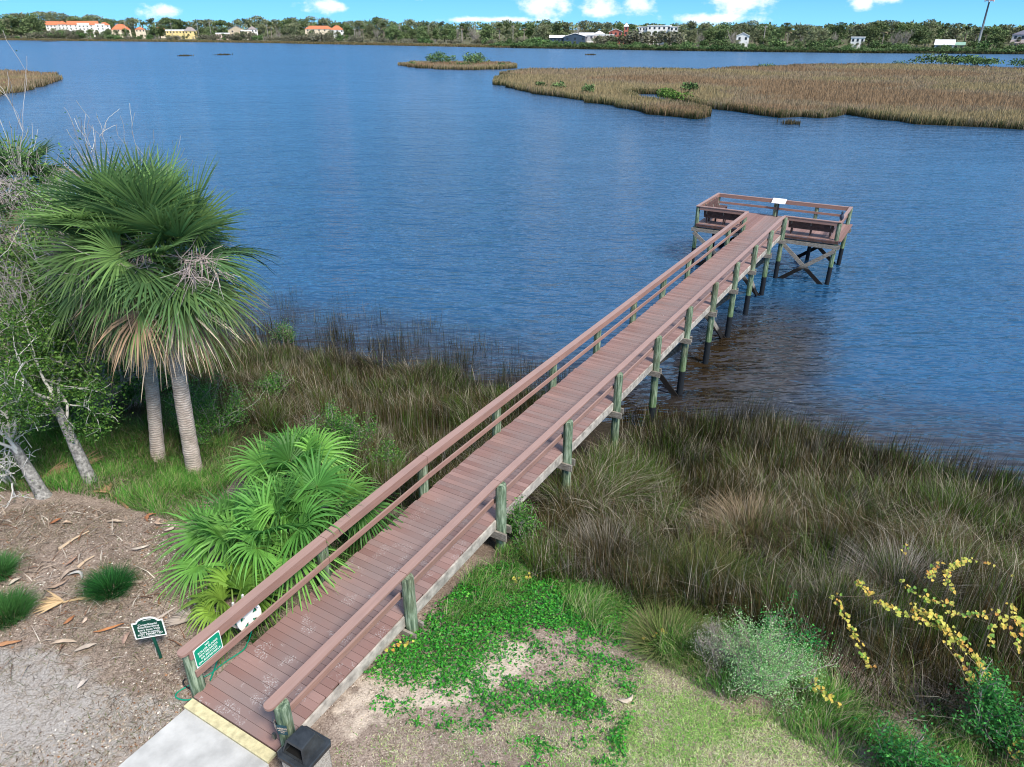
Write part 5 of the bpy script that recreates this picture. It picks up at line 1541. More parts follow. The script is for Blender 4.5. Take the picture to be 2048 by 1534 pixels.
def boot(px, py, L, ang, col, label, wid=0.07):
    c = on_ground(px, py, 0.02); d = np.array([math.cos(ang), math.sin(ang), 0]); s = np.array([-d[1], d[0], 0])
    n = 7; V = []; cv = RV.normal(0, 0.9); wid *= RV.uniform(0.6, 1.05); L *= RV.uniform(0.85, 1.25); col = np.array(col) * np.array([0.85, 0.92, 0.95])
    for i in range(n):
        f = i / (n - 1); wv = wid * np.interp(f, [0, 0.25, 0.7, 1], [0.25, 1, 0.75, 0.15]); h = 0.03 + 0.05 * math.sin(f * 3.1)
        p = c + d * L * (f - 0.5) + s * (cv * (f - 0.5) ** 2 * L)
        wv *= RV.uniform(0.75, 1.2)
        V += [p - s * wv + np.array([0, 0, h * 0.5 + 0.02]), p + np.array([0, 0, h]), p + s * wv + np.array([0, 0, h * 0.4])]
    g = G(); Q = []
    for i in range(n - 1):
        for j in range(2): Q.append((i * 3 + j, i * 3 + j + 1, i * 3 + j + 4, i * 3 + j + 3))
    g.add(V, Q, col=np.clip(np.array(col) * (1 + RV.normal(0, 0.15, (len(V), 1))), 0, 1)); o = g.build('bark_piece', BARK_V)
    so = o.modifiers.new('thick', 'SOLIDIFY'); so.thickness = 0.008
    tag(o, label, 'palm boot')


for (px, py, L, a, c, lab) in [
    (218, 1262, 0.42, 0.45, (0.42, 0.17, 0.07), 'orange brown palm boot lying left of the dark green sign'),
    (141, 1243, 0.22, 1.2, (0.36, 0.15, 0.07), 'short rust brown palm boot below the tan fallen frond'),
    (172, 1243, 0.16, 1.7, (0.52, 0.36, 0.27), 'small pale palm boot right of the short rust brown one'),
    (252, 1278, 0.22, 1.6, (0.40, 0.25, 0.19), 'pinkish brown palm boot between the sign and the bare sand'),
    (133, 1285, 0.40, 0.05, (0.46, 0.33, 0.24), 'long tan palm boot at the edge of the bare sand'),
    (172, 1297, 0.40, 0.5, (0.44, 0.34, 0.27), 'narrow greyish palm boot just right of the long tan one'),
    (18, 1290, 0.36, 0.2, (0.42, 0.20, 0.10), 'orange palm boot at the left edge on the bare ground'),
    (113, 1045, 0.22, 0.9, (0.30, 0.12, 0.06), 'dark red palm boot near the top of the mulch'),
    (135, 1047, 0.16, 0.1, (0.44, 0.30, 0.21), 'small tan palm boot beside the dark red one'),
    (296, 1035, 0.30, 1.3, (0.34, 0.14, 0.07), 'upright red brown palm boot left of the palmetto clump'),
    (315, 1050, 0.30, -0.7, (0.45, 0.30, 0.22), 'pale palm boot leaning against the red brown one'),
    (345, 1060, 0.26, 1.0, (0.52, 0.40, 0.31), 'whitish palm boot at the foot of the palmetto clump'),
    (282, 1100, 0.30, 0.4, (0.50, 0.40, 0.33), 'pale bleached palm boot on the mulch right of the round grass clump'),
    (232, 1045, 0.36, 0.0, (0.42, 0.31, 0.23), 'tan palm boot near the folded brown frond'),
    (145, 1125, 0.34, 1.3, (0.30, 0.18, 0.13), 'brown torn boot in the middle of the heap on the mulch'),
    (138, 1145, 0.40, 0.9, (0.36, 0.26, 0.20), 'greyish torn boot at the bottom of the heap on the mulch'),
    (160, 1148, 0.30, -0.3, (0.45, 0.40, 0.36), 'pale torn boot on the right of the heap on the mulch'),
    (118, 1175, 0.45, 0.7, (0.33, 0.22, 0.16), 'long brown boot below the heap, pointing at the round grass clump'),
    (30, 1165, 0.20, 1.0, (0.52, 0.42, 0.33), 'pale tan boot near the left-edge grass clumps'),
    (165, 1370, 0.18, 1.2, (0.52, 0.42, 0.36), 'small pinkish palm boot alone on the bare ground'),
    (1255, 1405, 0.26, 0.35, (0.55, 0.42, 0.32), 'pale splinter of palm boot lying on the lawn')]:
    boot(px, py, L, a, c, lab)

# ------------------------------------------------------------------ marsh islands in the river
RI = np.random.default_rng(77)
ISL = plain('marsh_mud', (0.045, 0.035, 0.024), 0.9, 0.3, 0.6)


def farleaf(name, strength=0.5, trans=0.12):
    """leaf colour from 'Col', varied a little from tree to tree"""
    m, t, b = mat(name, 0.7, 0.1)
    a = t.n('ShaderNodeAttribute', attribute_name='Col')
    rnd = t.n('ShaderNodeObjectInfo').outputs['Random']
    c = t.mix(t.math('MULTIPLY', rnd, strength), a.outputs['Color'], t.mix(0.5, a.outputs['Color'], (0.16, 0.15, 0.08)))
    c = t.mix(1.0, c, t.ramp(t.math('FRACT', t.math('MULTIPLY', rnd, 7.31)), [(0, 0.72), (1, 1.25)]), 'MULTIPLY')
    t.set(b.inputs['Base Color'], c)
    return m


FLEAF = farleaf('tree_foliage')


def island(name, outline, n, label, h=1.0, far_h=None):
    P = []
    for a, b in zip(outline, list(outline[1:]) + [outline[0]]):           # ragged edge
        a, b = np.asarray(a[:2]), np.asarray(b[:2]); m0 = max(1, min(12, int(np.linalg.norm(b - a) / 3.0)))
        nn = np.array([-(b - a)[1], (b - a)[0]]) / (np.linalg.norm(b - a) + 1e-6)
        for k in range(m0): P.append(tuple(a + (b - a) * k / m0 + nn * RI.normal(0, min(0.7, 0.12 * np.linalg.norm(b - a))) * (k > 0)))
    g = G(); g.prism(P, (0, 0, -2.75), (1, 0, 0), (0, 1, 0), (0, 0, 1), 0.2); o = g.build(name, ISL); tag(o, kind='structure')
    Pa = np.asarray(P)
    # denser where it is nearer to the shore we stand on
    xy = scatter(P, n * 3); d = np.hypot(xy[:, 0], xy[:, 1]); w_ = (d.min() / d) ** 1.2
    xy = xy[RI.uniform(0, 1, len(xy)) < w_]; xy = xy[:n]
    # extra blades right along the water's edge
    seg = np.roll(Pa, -1, 0) - Pa; L = np.linalg.norm(seg, axis=1)
    dm = np.linalg.norm(Pa + seg / 2, axis=1); pw = L / dm ** 1.3; k = RI.choice(len(Pa), n // 5, p=pw / pw.sum())
    ed = Pa[k] + seg[k] * RI.uniform(0, 1, (len(k), 1)); cen = Pa.mean(0)
    inn = np.stack([-seg[k][:, 1], seg[k][:, 0]], 1) / (L[k][:, None] + 1e-6)
    sgn = np.where(inside(ed[:, 0] + inn[:, 0] * 0.3, ed[:, 1] + inn[:, 1] * 0.3, Pa), 1, -1)[:, None]
    ed = ed + inn * sgn * np.abs(RI.normal(0.3, 0.8, (len(k), 1)))
    ise = np.concatenate([np.zeros(len(xy), bool), np.ones(len(ed), bool)])
    xy = np.concatenate([xy, ed]); m_ = len(xy); d = np.hypot(*xy.T)
    hh = np.clip(h * (1 + 0.18 * wob(xy[:, 0], xy[:, 1], 0.09, 91) + 0.1 * wob(xy[:, 0], xy[:, 1], 0.5, 92)) + RI.normal(0, 0.16, m_), 0.3, None)
    wd = np.clip(d * 0.0006, 0.035, 0.2) * RI.uniform(0.6, 1.4, m_)
    zone = wob(xy[:, 0], xy[:, 1] * 2.2, 0.045, 93) + 0.4 * wob(xy[:, 0], xy[:, 1] * 2, 0.2, 94)
    tan = pal(m_, [(0.335, 0.25, 0.16), (0.30, 0.225, 0.14), (0.37, 0.285, 0.19), (0.26, 0.215, 0.115)], 0.12, [3, 3, 2, 1.2])
    red = pal(m_, [(0.33, 0.225, 0.135), (0.28, 0.19, 0.11)], 0.12); yel = pal(m_, [(0.36, 0.28, 0.155), (0.31, 0.25, 0.13)], 0.12)
    tip = np.where((zone > 0.35)[:, None], yel, np.where((zone < -0.35)[:, None], red, tan))
    tip = np.where((ise & (RI.uniform(0, 1, m_) < 0.45))[:, None], pal(m_, [(0.06, 0.085, 0.03), (0.10, 0.11, 0.04)], 0.25), tip)
    bot = np.where(ise[:, None], np.array([[0.020, 0.030, 0.012]]), tip * 0.75)
    g = G()
    blades(g, np.stack([xy[:, 0], xy[:, 1], np.full(m_, -2.6)], 1), hh, RI.normal(0.2, 1.2, m_), np.abs(RI.normal(0.12, 0.1, m_)), wd, bot, tip, 2, taper=0.3)
    o = g.build('marsh_grass', GRASS); tag(o, label, 'marsh grass', kind='stuff')


def W6(pts, z=-2.6): return [at(px, py, z) for px, py in pts]


MAIN = W6([(985, 168), (1010, 175), (1060, 185), (1130, 196), (1200, 208), (1280, 223), (1340, 233), (1395, 239), (1422, 233), (1405, 224), (1360, 215), (1310, 206), (1275, 199), (1258, 192),
           (1262, 188), (1315, 189), (1328, 195), (1345, 203), (1385, 209), (1412, 214), (1470, 223), (1520, 231), (1560, 236), (1600, 234), (1640, 237), (1672, 234), (1690, 229), (1715, 233), (1760, 240), (1800, 243), (1830, 249), (1900, 252), (1970, 255), (2048, 260), (2200, 272)])
MAIN += [np.array([150, 92, 0]), np.array([260, 150, 0])] + W6([(2060, 141), (1950, 137), (1850, 134), (1740, 133), (1640, 133), (1530, 137), (1400, 143), (1280, 142), (1150, 143), (1060, 143), (1015, 146), (1000, 150), (1022, 156), (998, 160)])
island('marsh_island', MAIN, 230000, 'broad tan salt marsh filling the right of the river')
island('marsh_island', W6([(795, 130), (830, 136), (880, 139), (950, 140), (1000, 139), (1034, 136), (1020, 130), (960, 128), (880, 127), (820, 127)]), 14000, 'thin tan marsh grass on the small islet with two bushes')
LM = W6([(-160, 215), (-60, 204), (0, 192), (50, 182), (95, 170), (124, 160), (110, 153), (60, 149), (0, 147), (-160, 145)])
island('marsh_island', LM, 16000, 'reddish brown marsh grass on the point at the left edge of the river', 1.1)
for (px, py, R, lab) in [(99, 83, 5.5, 'faint dark grass patch in the far river at the upper left'), (370, 112, 2.6, 'small dark grass tuft in the open river, left one of the close pair'), (447, 110, 3.2, 'small dark grass tuft in the open river, right one of the close pair'),
                         (1181, 110, 2.2, 'tiny straw grass tuft in the river beyond the small islet'), (1580, 248, 1.1, 'sparse grass tuft in the water in front of the broad marsh')]:
    c = at(px, py, -2.6); n = 260; xy = np.stack([c[0] + RI.normal(0, R * 0.5, n), c[1] + RI.normal(0, R * 0.5, n)], 1); g = G()
    cc = pal(n, [(0.06, 0.055, 0.035), (0.12, 0.10, 0.06)], 0.25)
    blades(g, np.stack([xy[:, 0], xy[:, 1], np.full(n, -2.65)], 1), np.clip(RI.normal(0.55, 0.15, n), 0.2, 1), RI.uniform(0, 6.28, n), np.abs(RI.normal(0.15, 0.1, n)), np.full(n, np.hypot(*c[:2]) * 0.0007), cc * 0.6, cc, 2)
    tag(g.build('grass_tuft', GRASS), lab, 'grass tuft')


def lobes(g, cs, n, s, cols, wts=None, m=0, fill=0.35, flat=0.15):
    """leaf clumps over and inside a set of ellipsoid lobes (centre, radii)"""
    v = np.array([r[0] * r[1] + r[1] * r[2] + r[0] * r[2] for _, r in cs]); k = RI.choice(len(cs), n, p=v / v.sum())
    C = np.array([c for c, _ in cs])[k]; R = np.array([r for _, r in cs])[k]
    d = RI.normal(0, 1, (n, 3)); d /= np.linalg.norm(d, axis=1)[:, None]
    rad = np.where(RI.uniform(0, 1, n) < fill, RI.uniform(0.3, 0.9, n), RI.normal(0.98, 0.08, n))[:, None]
    P = C + d * R * rad
    P = P[(d[:, 2] > -0.75)]
    leaves(g, P, RI.uniform(s * 0.6, s * 1.4, len(P)), pal(len(P), cols, 0.2, wts), flat, 0.75, m)


def mangrove(name, R, H, n, s, cols, seed):
    rs = np.random.default_rng(seed); g = G()
    cs = [((rs.normal(0, R * 0.45), rs.normal(0, R * 0.4), H * rs.uniform(0.35, 0.62)), (R * rs.uniform(0.35, 0.62), R * rs.uniform(0.35, 0.6), H * rs.uniform(0.22, 0.40))) for _ in range(8)]
    lobes(g, cs, n, s, cols)
    st = G()
    for k in range(6):
        c = cs[k][0]; st.tube([(c[0] * 0.3, c[1] * 0.3, -0.2), (c[0] * 0.7, c[1] * 0.7, H * 0.25), c], [0.07, 0.05, 0.03], 4, col=(0.10, 0.085, 0.07))
    return g, st


MG = [(0.065, 0.135, 0.045), (0.095, 0.18, 0.055), (0.04, 0.085, 0.03), (0.13, 0.21, 0.075)]
for (px, py, z, R, H, lab, cols, n) in [
    (880, 130, -2.5, 4.6, 4.6, 'left of the two dark bushes standing on the small islet', MG, 1100), (950, 131, -2.5, 4.4, 4.4, 'right of the two dark bushes standing on the small islet', MG, 1100),
    (823, 131, -2.5, 1.6, 1.5, 'low bush at the left tip of the small islet', MG, 250), (1005, 134, -2.5, 2.4, 1.6, 'low bush at the right end of the small islet', MG, 300), (925, 134, -2.5, 3.4, 1.7, 'low spreading bush between the two dark islet bushes', MG, 350),
    (1343, 203, -2.5, 2.7, 2.3, 'bright green bush on the marsh beside the inlet', [(0.09, 0.19, 0.03), (0.13, 0.23, 0.045), (0.05, 0.12, 0.02)], 1000), (1376, 186, -2.5, 1.9, 2.2, 'dark green bush just behind the bright green one on the marsh', MG, 700),
    (1178, 188, -2.5, 1.5, 2.0, 'small green bush on the long marsh spit, nearest the inlet', MG, 350), (1112, 180, -2.5, 1.6, 1.9, 'green bush on the marsh spit, middle of three', MG, 350), (1083, 177, -2.5, 1.4, 1.7, 'small bush on the marsh spit, nearest its left tip', MG, 300),
    (1885, 130, -2.5, 6.2, 3.6, 'left end of the dark bushes on the far side of the broad marsh', MG, 900), (1925, 131, -2.5, 6.0, 3.4, 'middle of the dark bushes on the far side of the broad marsh', MG, 900), (1968, 131, -2.5, 6.0, 3.0, 'right end of the dark bushes on the far side of the broad marsh', MG, 800), (2044, 135, -2.5, 4.5, 3.0, 'dark bush cut by the right edge on the far side of the broad marsh', MG, 700),
    (1530, 137, -2.5, 2.4, 1.9, 'small bush on the far edge of the broad marsh, left of the dark bushes', MG, 250), (1802, 132, -2.5, 2.4, 2.0, 'lone small bush on the far marsh edge near the dark bushes', MG, 250)]:
    c = at(px, py, z); t = thing('mangrove_bush', c, lab, 'bush', 'bushes on the marsh islands')
    g, st = mangrove('b', R, H, n, 0.34 * max(1, R / 3), cols, int(px)); o = g.build('foliage', FLEAF); o.parent = t; o = st.build('stems', BARK_V); o.parent = t

# ------------------------------------------------------------------ the far shore
SPX = [-900, -200, 0, 500, 1000, 1348, 1700, 2048, 2400, 2900]; SPY = [76.5, 78.5, 80.3, 85.5, 95.3, 101.5, 106, 108.5, 110.5, 112.5]


def shore_pt(px): return at(px, float(np.interp(px, SPX, SPY)), -2.6)


def inland(px):
    a, b = shore_pt(px - 60), shore_pt(px + 60); t_ = (b - a)[:2]; t_ /= np.linalg.norm(t_); n_ = np.array([-t_[1], t_[0]])
    return n_ if n_[1] > 0 else -n_


def far_pt(px, db):
    """the place db metres behind the far waterline that is seen at picture column px"""
    q = shore_pt(px); D_ = np.hypot(q[0], q[1]); dr = np.array([q[0], q[1]]) / D_
    return dr * (D_ + db / max(0.35, float(np.dot(dr, inland(px)))))


def far_z(px, db): return float(np.interp(db, [0, 6, 14, 60, 250, 600], [-2.65, -2.1, -1.7, -1.1, -0.6, 0])) + (7.0 * math.exp(-((px - 90) / 130) ** 2) * min(1, max(0, (db - 90) / 120)))


pxs = np.linspace(-900, 2900, 200); dbs = np.array([-3, 0, 3, 6, 10, 14, 25, 40, 60, 100, 160, 250, 400, 700, 1500, 4000, 9000.0])
V = [[*far_pt(p, db), far_z(p, db) if db >= 0 else -3.2] for db in dbs for p in pxs]
n1 = len(pxs); i = (np.arange(len(dbs) - 1)[:, None] * n1 + np.arange(n1 - 1)).ravel()


def far_mat():
    m, t, b = mat('far_bank_ground', 0.95, 0.05)
    pos = t.coord('Object'); n1_ = t.noise(pos, 0.12, 5, 0.6); n2_ = t.noise(pos, 0.9, 4, 0.6)
    c = t.ramp(n1_, [(0.35, (0.07, 0.085, 0.04)), (0.55, (0.13, 0.125, 0.07)), (0.68, (0.26, 0.23, 0.17))])
    t.set(b.inputs['Base Color'], t.mix(t.rng(n2_, 0.4, 0.7, 0, 0.5), c, (0.07, 0.06, 0.04)))
    return m


tag(G().add(V, np.stack([i, i + 1, i + n1 + 1, i + n1], 1)).build('far_bank', far_mat(), smooth=True), kind='structure')
# marsh fringe along the far waterline
n = 26000
px = RI.uniform(-150, 2200, n); db = np.abs(RI.normal(0, 1, n)) * np.interp(px, [0, 900, 1050, 2048], [7.5, 6.5, 2.0, 2.5]) + 0.3
xy = np.array([far_pt(p, d_) for p, d_ in zip(px, db)]); D_ = np.hypot(*xy.T)
cc = np.where((px < 1020)[:, None], pal(n, [(0.21, 0.155, 0.085), (0.16, 0.12, 0.06), (0.12, 0.12, 0.05)], 0.2), pal(n, [(0.05, 0.06, 0.025), (0.09, 0.085, 0.04)], 0.2))
g = G(); blades(g, np.stack([xy[:, 0], xy[:, 1], np.array([far_z(p, d_) for p, d_ in zip(px, db)]) - 0.1], 1), RI.uniform(0.6, 1.2, n), RI.uniform(0, 6.28, n), np.abs(RI.normal(0.1, 0.1, n)), D_ * 0.0012, cc * 0.5, cc, 2, taper=0.5)
tag(g.build('marsh_grass', GRASS), 'narrow brown strip of marsh grass along the far waterline', 'marsh grass', kind='stuff')

OAKF = [(0.10, 0.155, 0.058), (0.14, 0.20, 0.08), (0.065, 0.105, 0.040), (0.16, 0.215, 0.095)]
OLIV = [(0.16, 0.205, 0.10), (0.205, 0.24, 0.13), (0.12, 0.14, 0.075), (0.21, 0.215, 0.135)]


def oak_mesh(seed, cols, W_=4.6, n=2300, s=0.62, sparse=False):
    rs = np.random.default_rng(seed); g = G()
    nb = rs.integers(12, 17)
    cs = []
    for k in range(nb):
        a = rs.uniform(0, 6.28); r = W_ * rs.uniform(0.1, 0.72) ; z = rs.uniform(1.8, 8.6); r *= np.interp(z, [1.8, 6, 8.6], [1.0, 1.05, 0.55])
        cs.append(((r * math.cos(a), r * math.sin(a), z), (rs.uniform(1.3, 2.5), rs.uniform(1.3, 2.5), rs.uniform(0.9, 1.5))))
    lobes(g, cs, n, s, cols, None, 0, 0.3, 0.2)
    g.tube([(0, 0, -1.5), (0.1, 0, 1.2), (0.2, 0.1, 3.2), (0.1, 0, 5.5)], [0.42, 0.34, 0.28, 0.16], 6, m=1, col=(0.15, 0.13, 0.11))
    for k in range(7):
        c = cs[k][0]; g.tube([(0.15, 0.05, 2.3 + 0.25 * k), (c[0] * 0.55, c[1] * 0.55, (c[2] + 2.8) / 2), c], [0.17, 0.11, 0.05], 4, m=1, col=(0.17, 0.15, 0.13), cap=False)
    return g


def bare_mesh(seed):
    rs = np.random.default_rng(seed); out = []; g = G()
    for k in range(3): grow(out, np.array([rs.normal(0, 0.2), rs.normal(0, 0.2), -1.0]), np.array([rs.normal(0, 0.25), rs.normal(0, 0.25), 1.0]), 3.4, 0.2, 0, 4, rs, 0.45, 0.10, 0.12, (2, 4), 0.72, 3)
    for P, R, lev in out:
        if lev < 4: g.tube(P, np.maximum(R, 0.05), 4, m=1, col=pal(1, [(0.25, 0.225, 0.20), (0.33, 0.30, 0.27)], 0.12)[0], cap=False)
    ends = np.concatenate([P[1:] for P, R, lev in out if lev >= 3]); k = RI.integers(0, len(ends), 900)
    leaves(g, ends[k] + RI.normal(0, 0.35, (900, 3)), RI.uniform(0.25, 0.6, 900), pal(900, [(0.24, 0.22, 0.19), (0.30, 0.275, 0.24), (0.17, 0.17, 0.11)], 0.15), 0.0, 0.22, 0)
    return g


def palm_mesh(seed, H=8.0):
    rs = np.random.default_rng(seed); g = G()
    g.tube([(0, 0, -1), (0.1, 0, H * 0.5), (0.05, 0.1, H - 1)], [0.26, 0.22, 0.22], 6, m=1, col=(0.26, 0.22, 0.18))
    for k in range(26):
        az = k * 2.4; el = math.radians(np.interp(k, [0, 25], [80, -45])); d = np.array([math.cos(az) * math.cos(el), math.sin(az) * math.cos(el), math.sin(el)])
        c = np.array([0.05, 0.1, H - 1]) + d * 0.8
        dead = k > 21
        fan(g, c, d, np.array([d[0] * -0.5, d[1] * -0.5, 1.0]), 1.25, 10, 1.6, 0.2, 0.25, np.array((0.30, 0.23, 0.15) if dead else (0.085, 0.12, 0.045)), np.array((0.30, 0.25, 0.15) if dead else (0.15, 0.17, 0.08)), 0.12, 0.4)
    return g


def pine_mesh(seed):
    rs = np.random.default_rng(seed); g = G(); cs = []
    for k in range(10):
        a = rs.uniform(0, 6.28); z = rs.uniform(6.3, 9.6); r = rs.uniform(0.2, 2.3) * np.interp(z, [6.3, 9.6], [1, 0.4]); cs.append(((r * math.cos(a), r * math.sin(a), z), (rs.uniform(0.7, 1.2), rs.uniform(0.7, 1.2), rs.uniform(0.3, 0.5))))
    lobes(g, cs, 600, 0.45, [(0.055, 0.085, 0.035), (0.08, 0.115, 0.045), (0.035, 0.055, 0.025)], None, 0, 0.3, 0.1)
    g.tube([(0, 0, -1.5), (0.1, 0.05, 5), (0, 0, 9.3)], [0.26, 0.2, 0.08], 5, m=1, col=(0.17, 0.14, 0.11))
    for c, _ in cs: g.tube([(0.05, 0.02, c[2] - 0.9), c], [0.09, 0.04], 4, m=1, col=(0.17, 0.14, 0.11), cap=False)
    return g


def bush_mesh(seed, cols):
    g, st = mangrove('b', 2.6, 3.4, 750, 0.46, cols, seed)
    for V_, Q_, C_ in zip(st.V, st.Q, st.C): pass
    return g


def as_proto(g, name): o = g.build(name, [FLEAF, BARK_V]); return o.data, o


protos = {}


def proto(key, maker):
    g = maker(); o = g.build('proto', [FLEAF, BARK_V]); me = o.data; bpy.data.objects.remove(o); protos.setdefault(key, []).append(me)


for s in range(5): proto('oak', lambda: oak_mesh(200 + s, OAKF))
for s in range(4): proto('olive', lambda: oak_mesh(220 + s, OLIV, 4.3, 1900, 0.58))
for s in range(3): proto('bare', lambda: bare_mesh(240 + s))
for s in range(3): proto('palm', lambda: palm_mesh(260 + s, 8.0))
for s in range(3): proto('pine', lambda: pine_mesh(270 + s))
for s in range(4): proto('mangrove', lambda: bush_mesh(280 + s, MG))
for s in range(3): proto('greybush', lambda: bush_mesh(290 + s, [(0.15, 0.15, 0.105), (0.19, 0.18, 0.14), (0.10, 0.105, 0.065)]))
NAMES = dict(oak=('oak_tree', 'rounded dark green oak in the woods behind the far waterline', 'tree', 'dark oaks on the far shore'),
             olive=('oak_tree', 'olive green open crowned tree in the woods behind the far waterline', 'tree', 'olive trees on the far shore'),
             bare=('bare_tree', 'leafless grey tree standing among the green trees of the far shore', 'tree', 'bare trees on the far shore'),
             palm=('cabbage_palm', 'small cabbage palm with bare trunk among the far shore trees', 'palm tree', 'palms on the far shore'),
             pine=('pine_tree', 'tall flat topped pine rising above the far shore woods', 'tree', 'pines on the far shore'),
             mangrove=('mangrove_bush', 'low green mangrove bush at the far waterline', 'bush', 'mangroves along the far waterline'),
             greybush=('shrub', 'pale grey green shrub behind the brown fringe of the far shore', 'shrub', 'grey shrubs on the far shore'))
BASEH = dict(oak=9.8, olive=9.8, bare=10.5, palm=8.6, pine=10.0, mangrove=3.1, greybush=3.1)


def far_tree(kind, px, db, h, wmul=1.0):
    me = protos[kind][RI.integers(0, len(protos[kind]))]; nm, lab, cat, grp = NAMES[kind]
    o = bpy.data.objects.new(nm, me); COL.objects.link(o); q = far_pt(px, db); s = h / BASEH[kind]
    o.location = (q[0], q[1], far_z(px, db) - 0.1); o.rotation_euler = (0, 0, RI.uniform(0, 6.28)); o.scale = (s * wmul, s * wmul, s)
    tag(o, lab, cat, grp); return o


TOPX = [-100, 0, 30, 75, 120, 160, 215, 260, 330, 400, 470, 520, 555, 590, 625, 700, 730, 765, 800, 860, 920, 1000, 1060, 1100, 1160, 1250, 1300, 1345, 1400, 1430, 1500, 1560, 1620, 1690, 1735, 1800, 1850, 1890, 1960, 2048, 2150]
TOPY = [36, 34, 26, 22, 27, 31, 35, 38, 41, 42, 44, 37, 40, 34, 40, 42, 39, 38, 43, 46, 44, 43, 44, 42, 46, 47, 46, 50, 48, 46, 47, 48, 51, 48, 44, 43, 44, 50, 53, 52, 52]
BLD = [(96, 262, 44), (272, 296, 54), (336, 400, 56), (432, 522, 52), (612, 694, 51), (1095, 1190, 73), (1190, 1260, 58), (1268, 1358, 50), (1466, 1500, 66), (1690, 1728, 74), (1862, 1926, 80), (2012, 2060, 66)]


def bld_top(px):
    for a, b, y in BLD:
        if a - 3 <= px <= b + 3: return y
    return None


def top_h(px, db, y): q = far_pt(px, db); return height_at(px, y, q) - far_z(px, db)


# skyline row, then the middle rows, then what stands at the water
px = -60.0
while px < 2130:
    db = RI.uniform(120, 210); y = np.interp(px, TOPX, TOPY) + RI.normal(-2.5, 3.0)
    kind = RI.choice(['oak', 'olive', 'olive', 'oak', 'bare', 'pine'], p=[.30, .24, .2, .12, .08, .06])
    if kind == 'pine': y -= 3
    far_tree(kind, px, db, max(7, top_h(px, db, y)), RI.uniform(0.95, 1.3)); px += RI.uniform(12, 20) * (1.0 if px < 900 else 1.25)
px = -50.0
while px < 2130:
    db = RI.uniform(45, 100); b = bld_top(px)
    y = np.interp(px, TOPX, TOPY) + RI.uniform(3, 12)
    if b is not None: y = max(y, b + RI.uniform(10, 17))
    h = top_h(px, db, y)
    if h > 3.5:
        kind = RI.choice(['oak', 'olive', 'bare', 'palm'], p=[.42, .2, .18, .2])
        if kind == 'palm': h = max(h, 5)
        far_tree(kind, px, db, h, RI.uniform(0.9, 1.25))
    px += RI.uniform(11, 21) * (1.0 if px < 900 else 1.3)
px = -50.0
while px < 1060:
    db = RI.uniform(17, 36); b = bld_top(px); y = np.interp(px, SPX, SPY) - RI.uniform(9, 22)
    if b is not None: y = max(y, b + RI.uniform(11, 19))
    kind = RI.choice(['greybush', 'mangrove', 'palm', 'olive', 'bare'], p=[.42, .2, .16, .12, .1])
    h = np.clip(top_h(px, db, y), 2.5, 9)
    far_tree(kind, px, db, h if kind != 'palm' else max(h, 4.5), RI.uniform(1.0, 1.4) if kind != 'palm' else 1); px += RI.uniform(6, 13)
px = 985.0
while px < 2140:
    far_tree('mangrove', px, RI.uniform(2.5, 7), RI.uniform(2.2, 3.4) * (1.0 if px < 1500 else 0.9), RI.uniform(1.1, 1.6)); px += RI.uniform(9, 15)
px = 1000.0
while px < 2140:
    b = bld_top(px); h = RI.uniform(3.2, 5.6) if b is None else RI.uniform(2.6, 3.6)
    far_tree(RI.choice(['mangrove', 'palm', 'oak'], p=[.62, .2, .18]), px, RI.uniform(12, 34), h, RI.uniform(1.0, 1.4)); px += RI.uniform(13, 24)
for a_, b_, y_ in BLD:                                          # trees standing between the buildings and the water
    px = a_ + RI.uniform(0, 8)
    while px < b_:
        db = RI.uniform(24, 38); far_tree(RI.choice(['oak', 'olive', 'palm', 'greybush'], p=[.35, .25, .2, .2]), px, db, float(np.clip(top_h(px, db, y_ + RI.uniform(7, 17)), 3, 10)), RI.uniform(0.9, 1.2)); px += RI.uniform(8, 17)
# the wood behind, one mass
n = 15000; px_ = RI.uniform(-150, 2230, n); db_ = RI.uniform(215, 330, n); P = []
tp = np.interp(px_, TOPX, TOPY) + 3 + 2 * np.sin(px_ * 0.11)
for p, d_, y in zip(px_, db_, tp):
    q = far_pt(p, d_); z0 = far_z(p, d_); zt = height_at(p, y, q); P.append([q[0], q[1], z0 + (zt - z0) * RI.uniform(0.05, 1) ** 0.6])
P = np.array(P); g = G(); leaves(g, P, RI.uniform(1.6, 3.6, n), pal(n, OAKF + OLIV, 0.2), 0.2, 0.8)
tag(g.build('far_woods', FLEAF), 'unbroken wood behind the nearer trees of the far shore', 'woods', kind='stuff')


# --- buildings, poles and cars on the far shore
def pmat(nm, c, r=0.7): return plain(nm, c, r, 0.10, 0.5)


M_W, M_CR, M_YE, M_BE, M_BL, M_PK, M_BR = pmat('white_wall', (0.75, 0.74, 0.71)), pmat('cream_wall', (0.68, 0.58, 0.44)), pmat('yellow_wall', (0.72, 0.56, 0.25)), pmat('beige_wall', (0.47, 0.39, 0.28)), pmat('dark_blue_wall', (0.04, 0.07, 0.11)), pmat('pinkish_wall', (0.60, 0.46, 0.38)), pmat('red_brick_wall', (0.38, 0.12, 0.09))
R_OR, R_GY, R_WH, R_DK, R_GN = pmat('orange_tile', (0.52, 0.17, 0.08)), pmat('grey_shingle', (0.27, 0.23, 0.22)), pmat('white_metal_roof', (0.78, 0.78, 0.77), 0.4), pmat('slate_shingle', (0.13, 0.13, 0.17)), pmat('green_metal_roof', (0.22, 0.36, 0.28))
GLASS = pmat('window_glass', (0.03, 0.04, 0.05), 0.15)


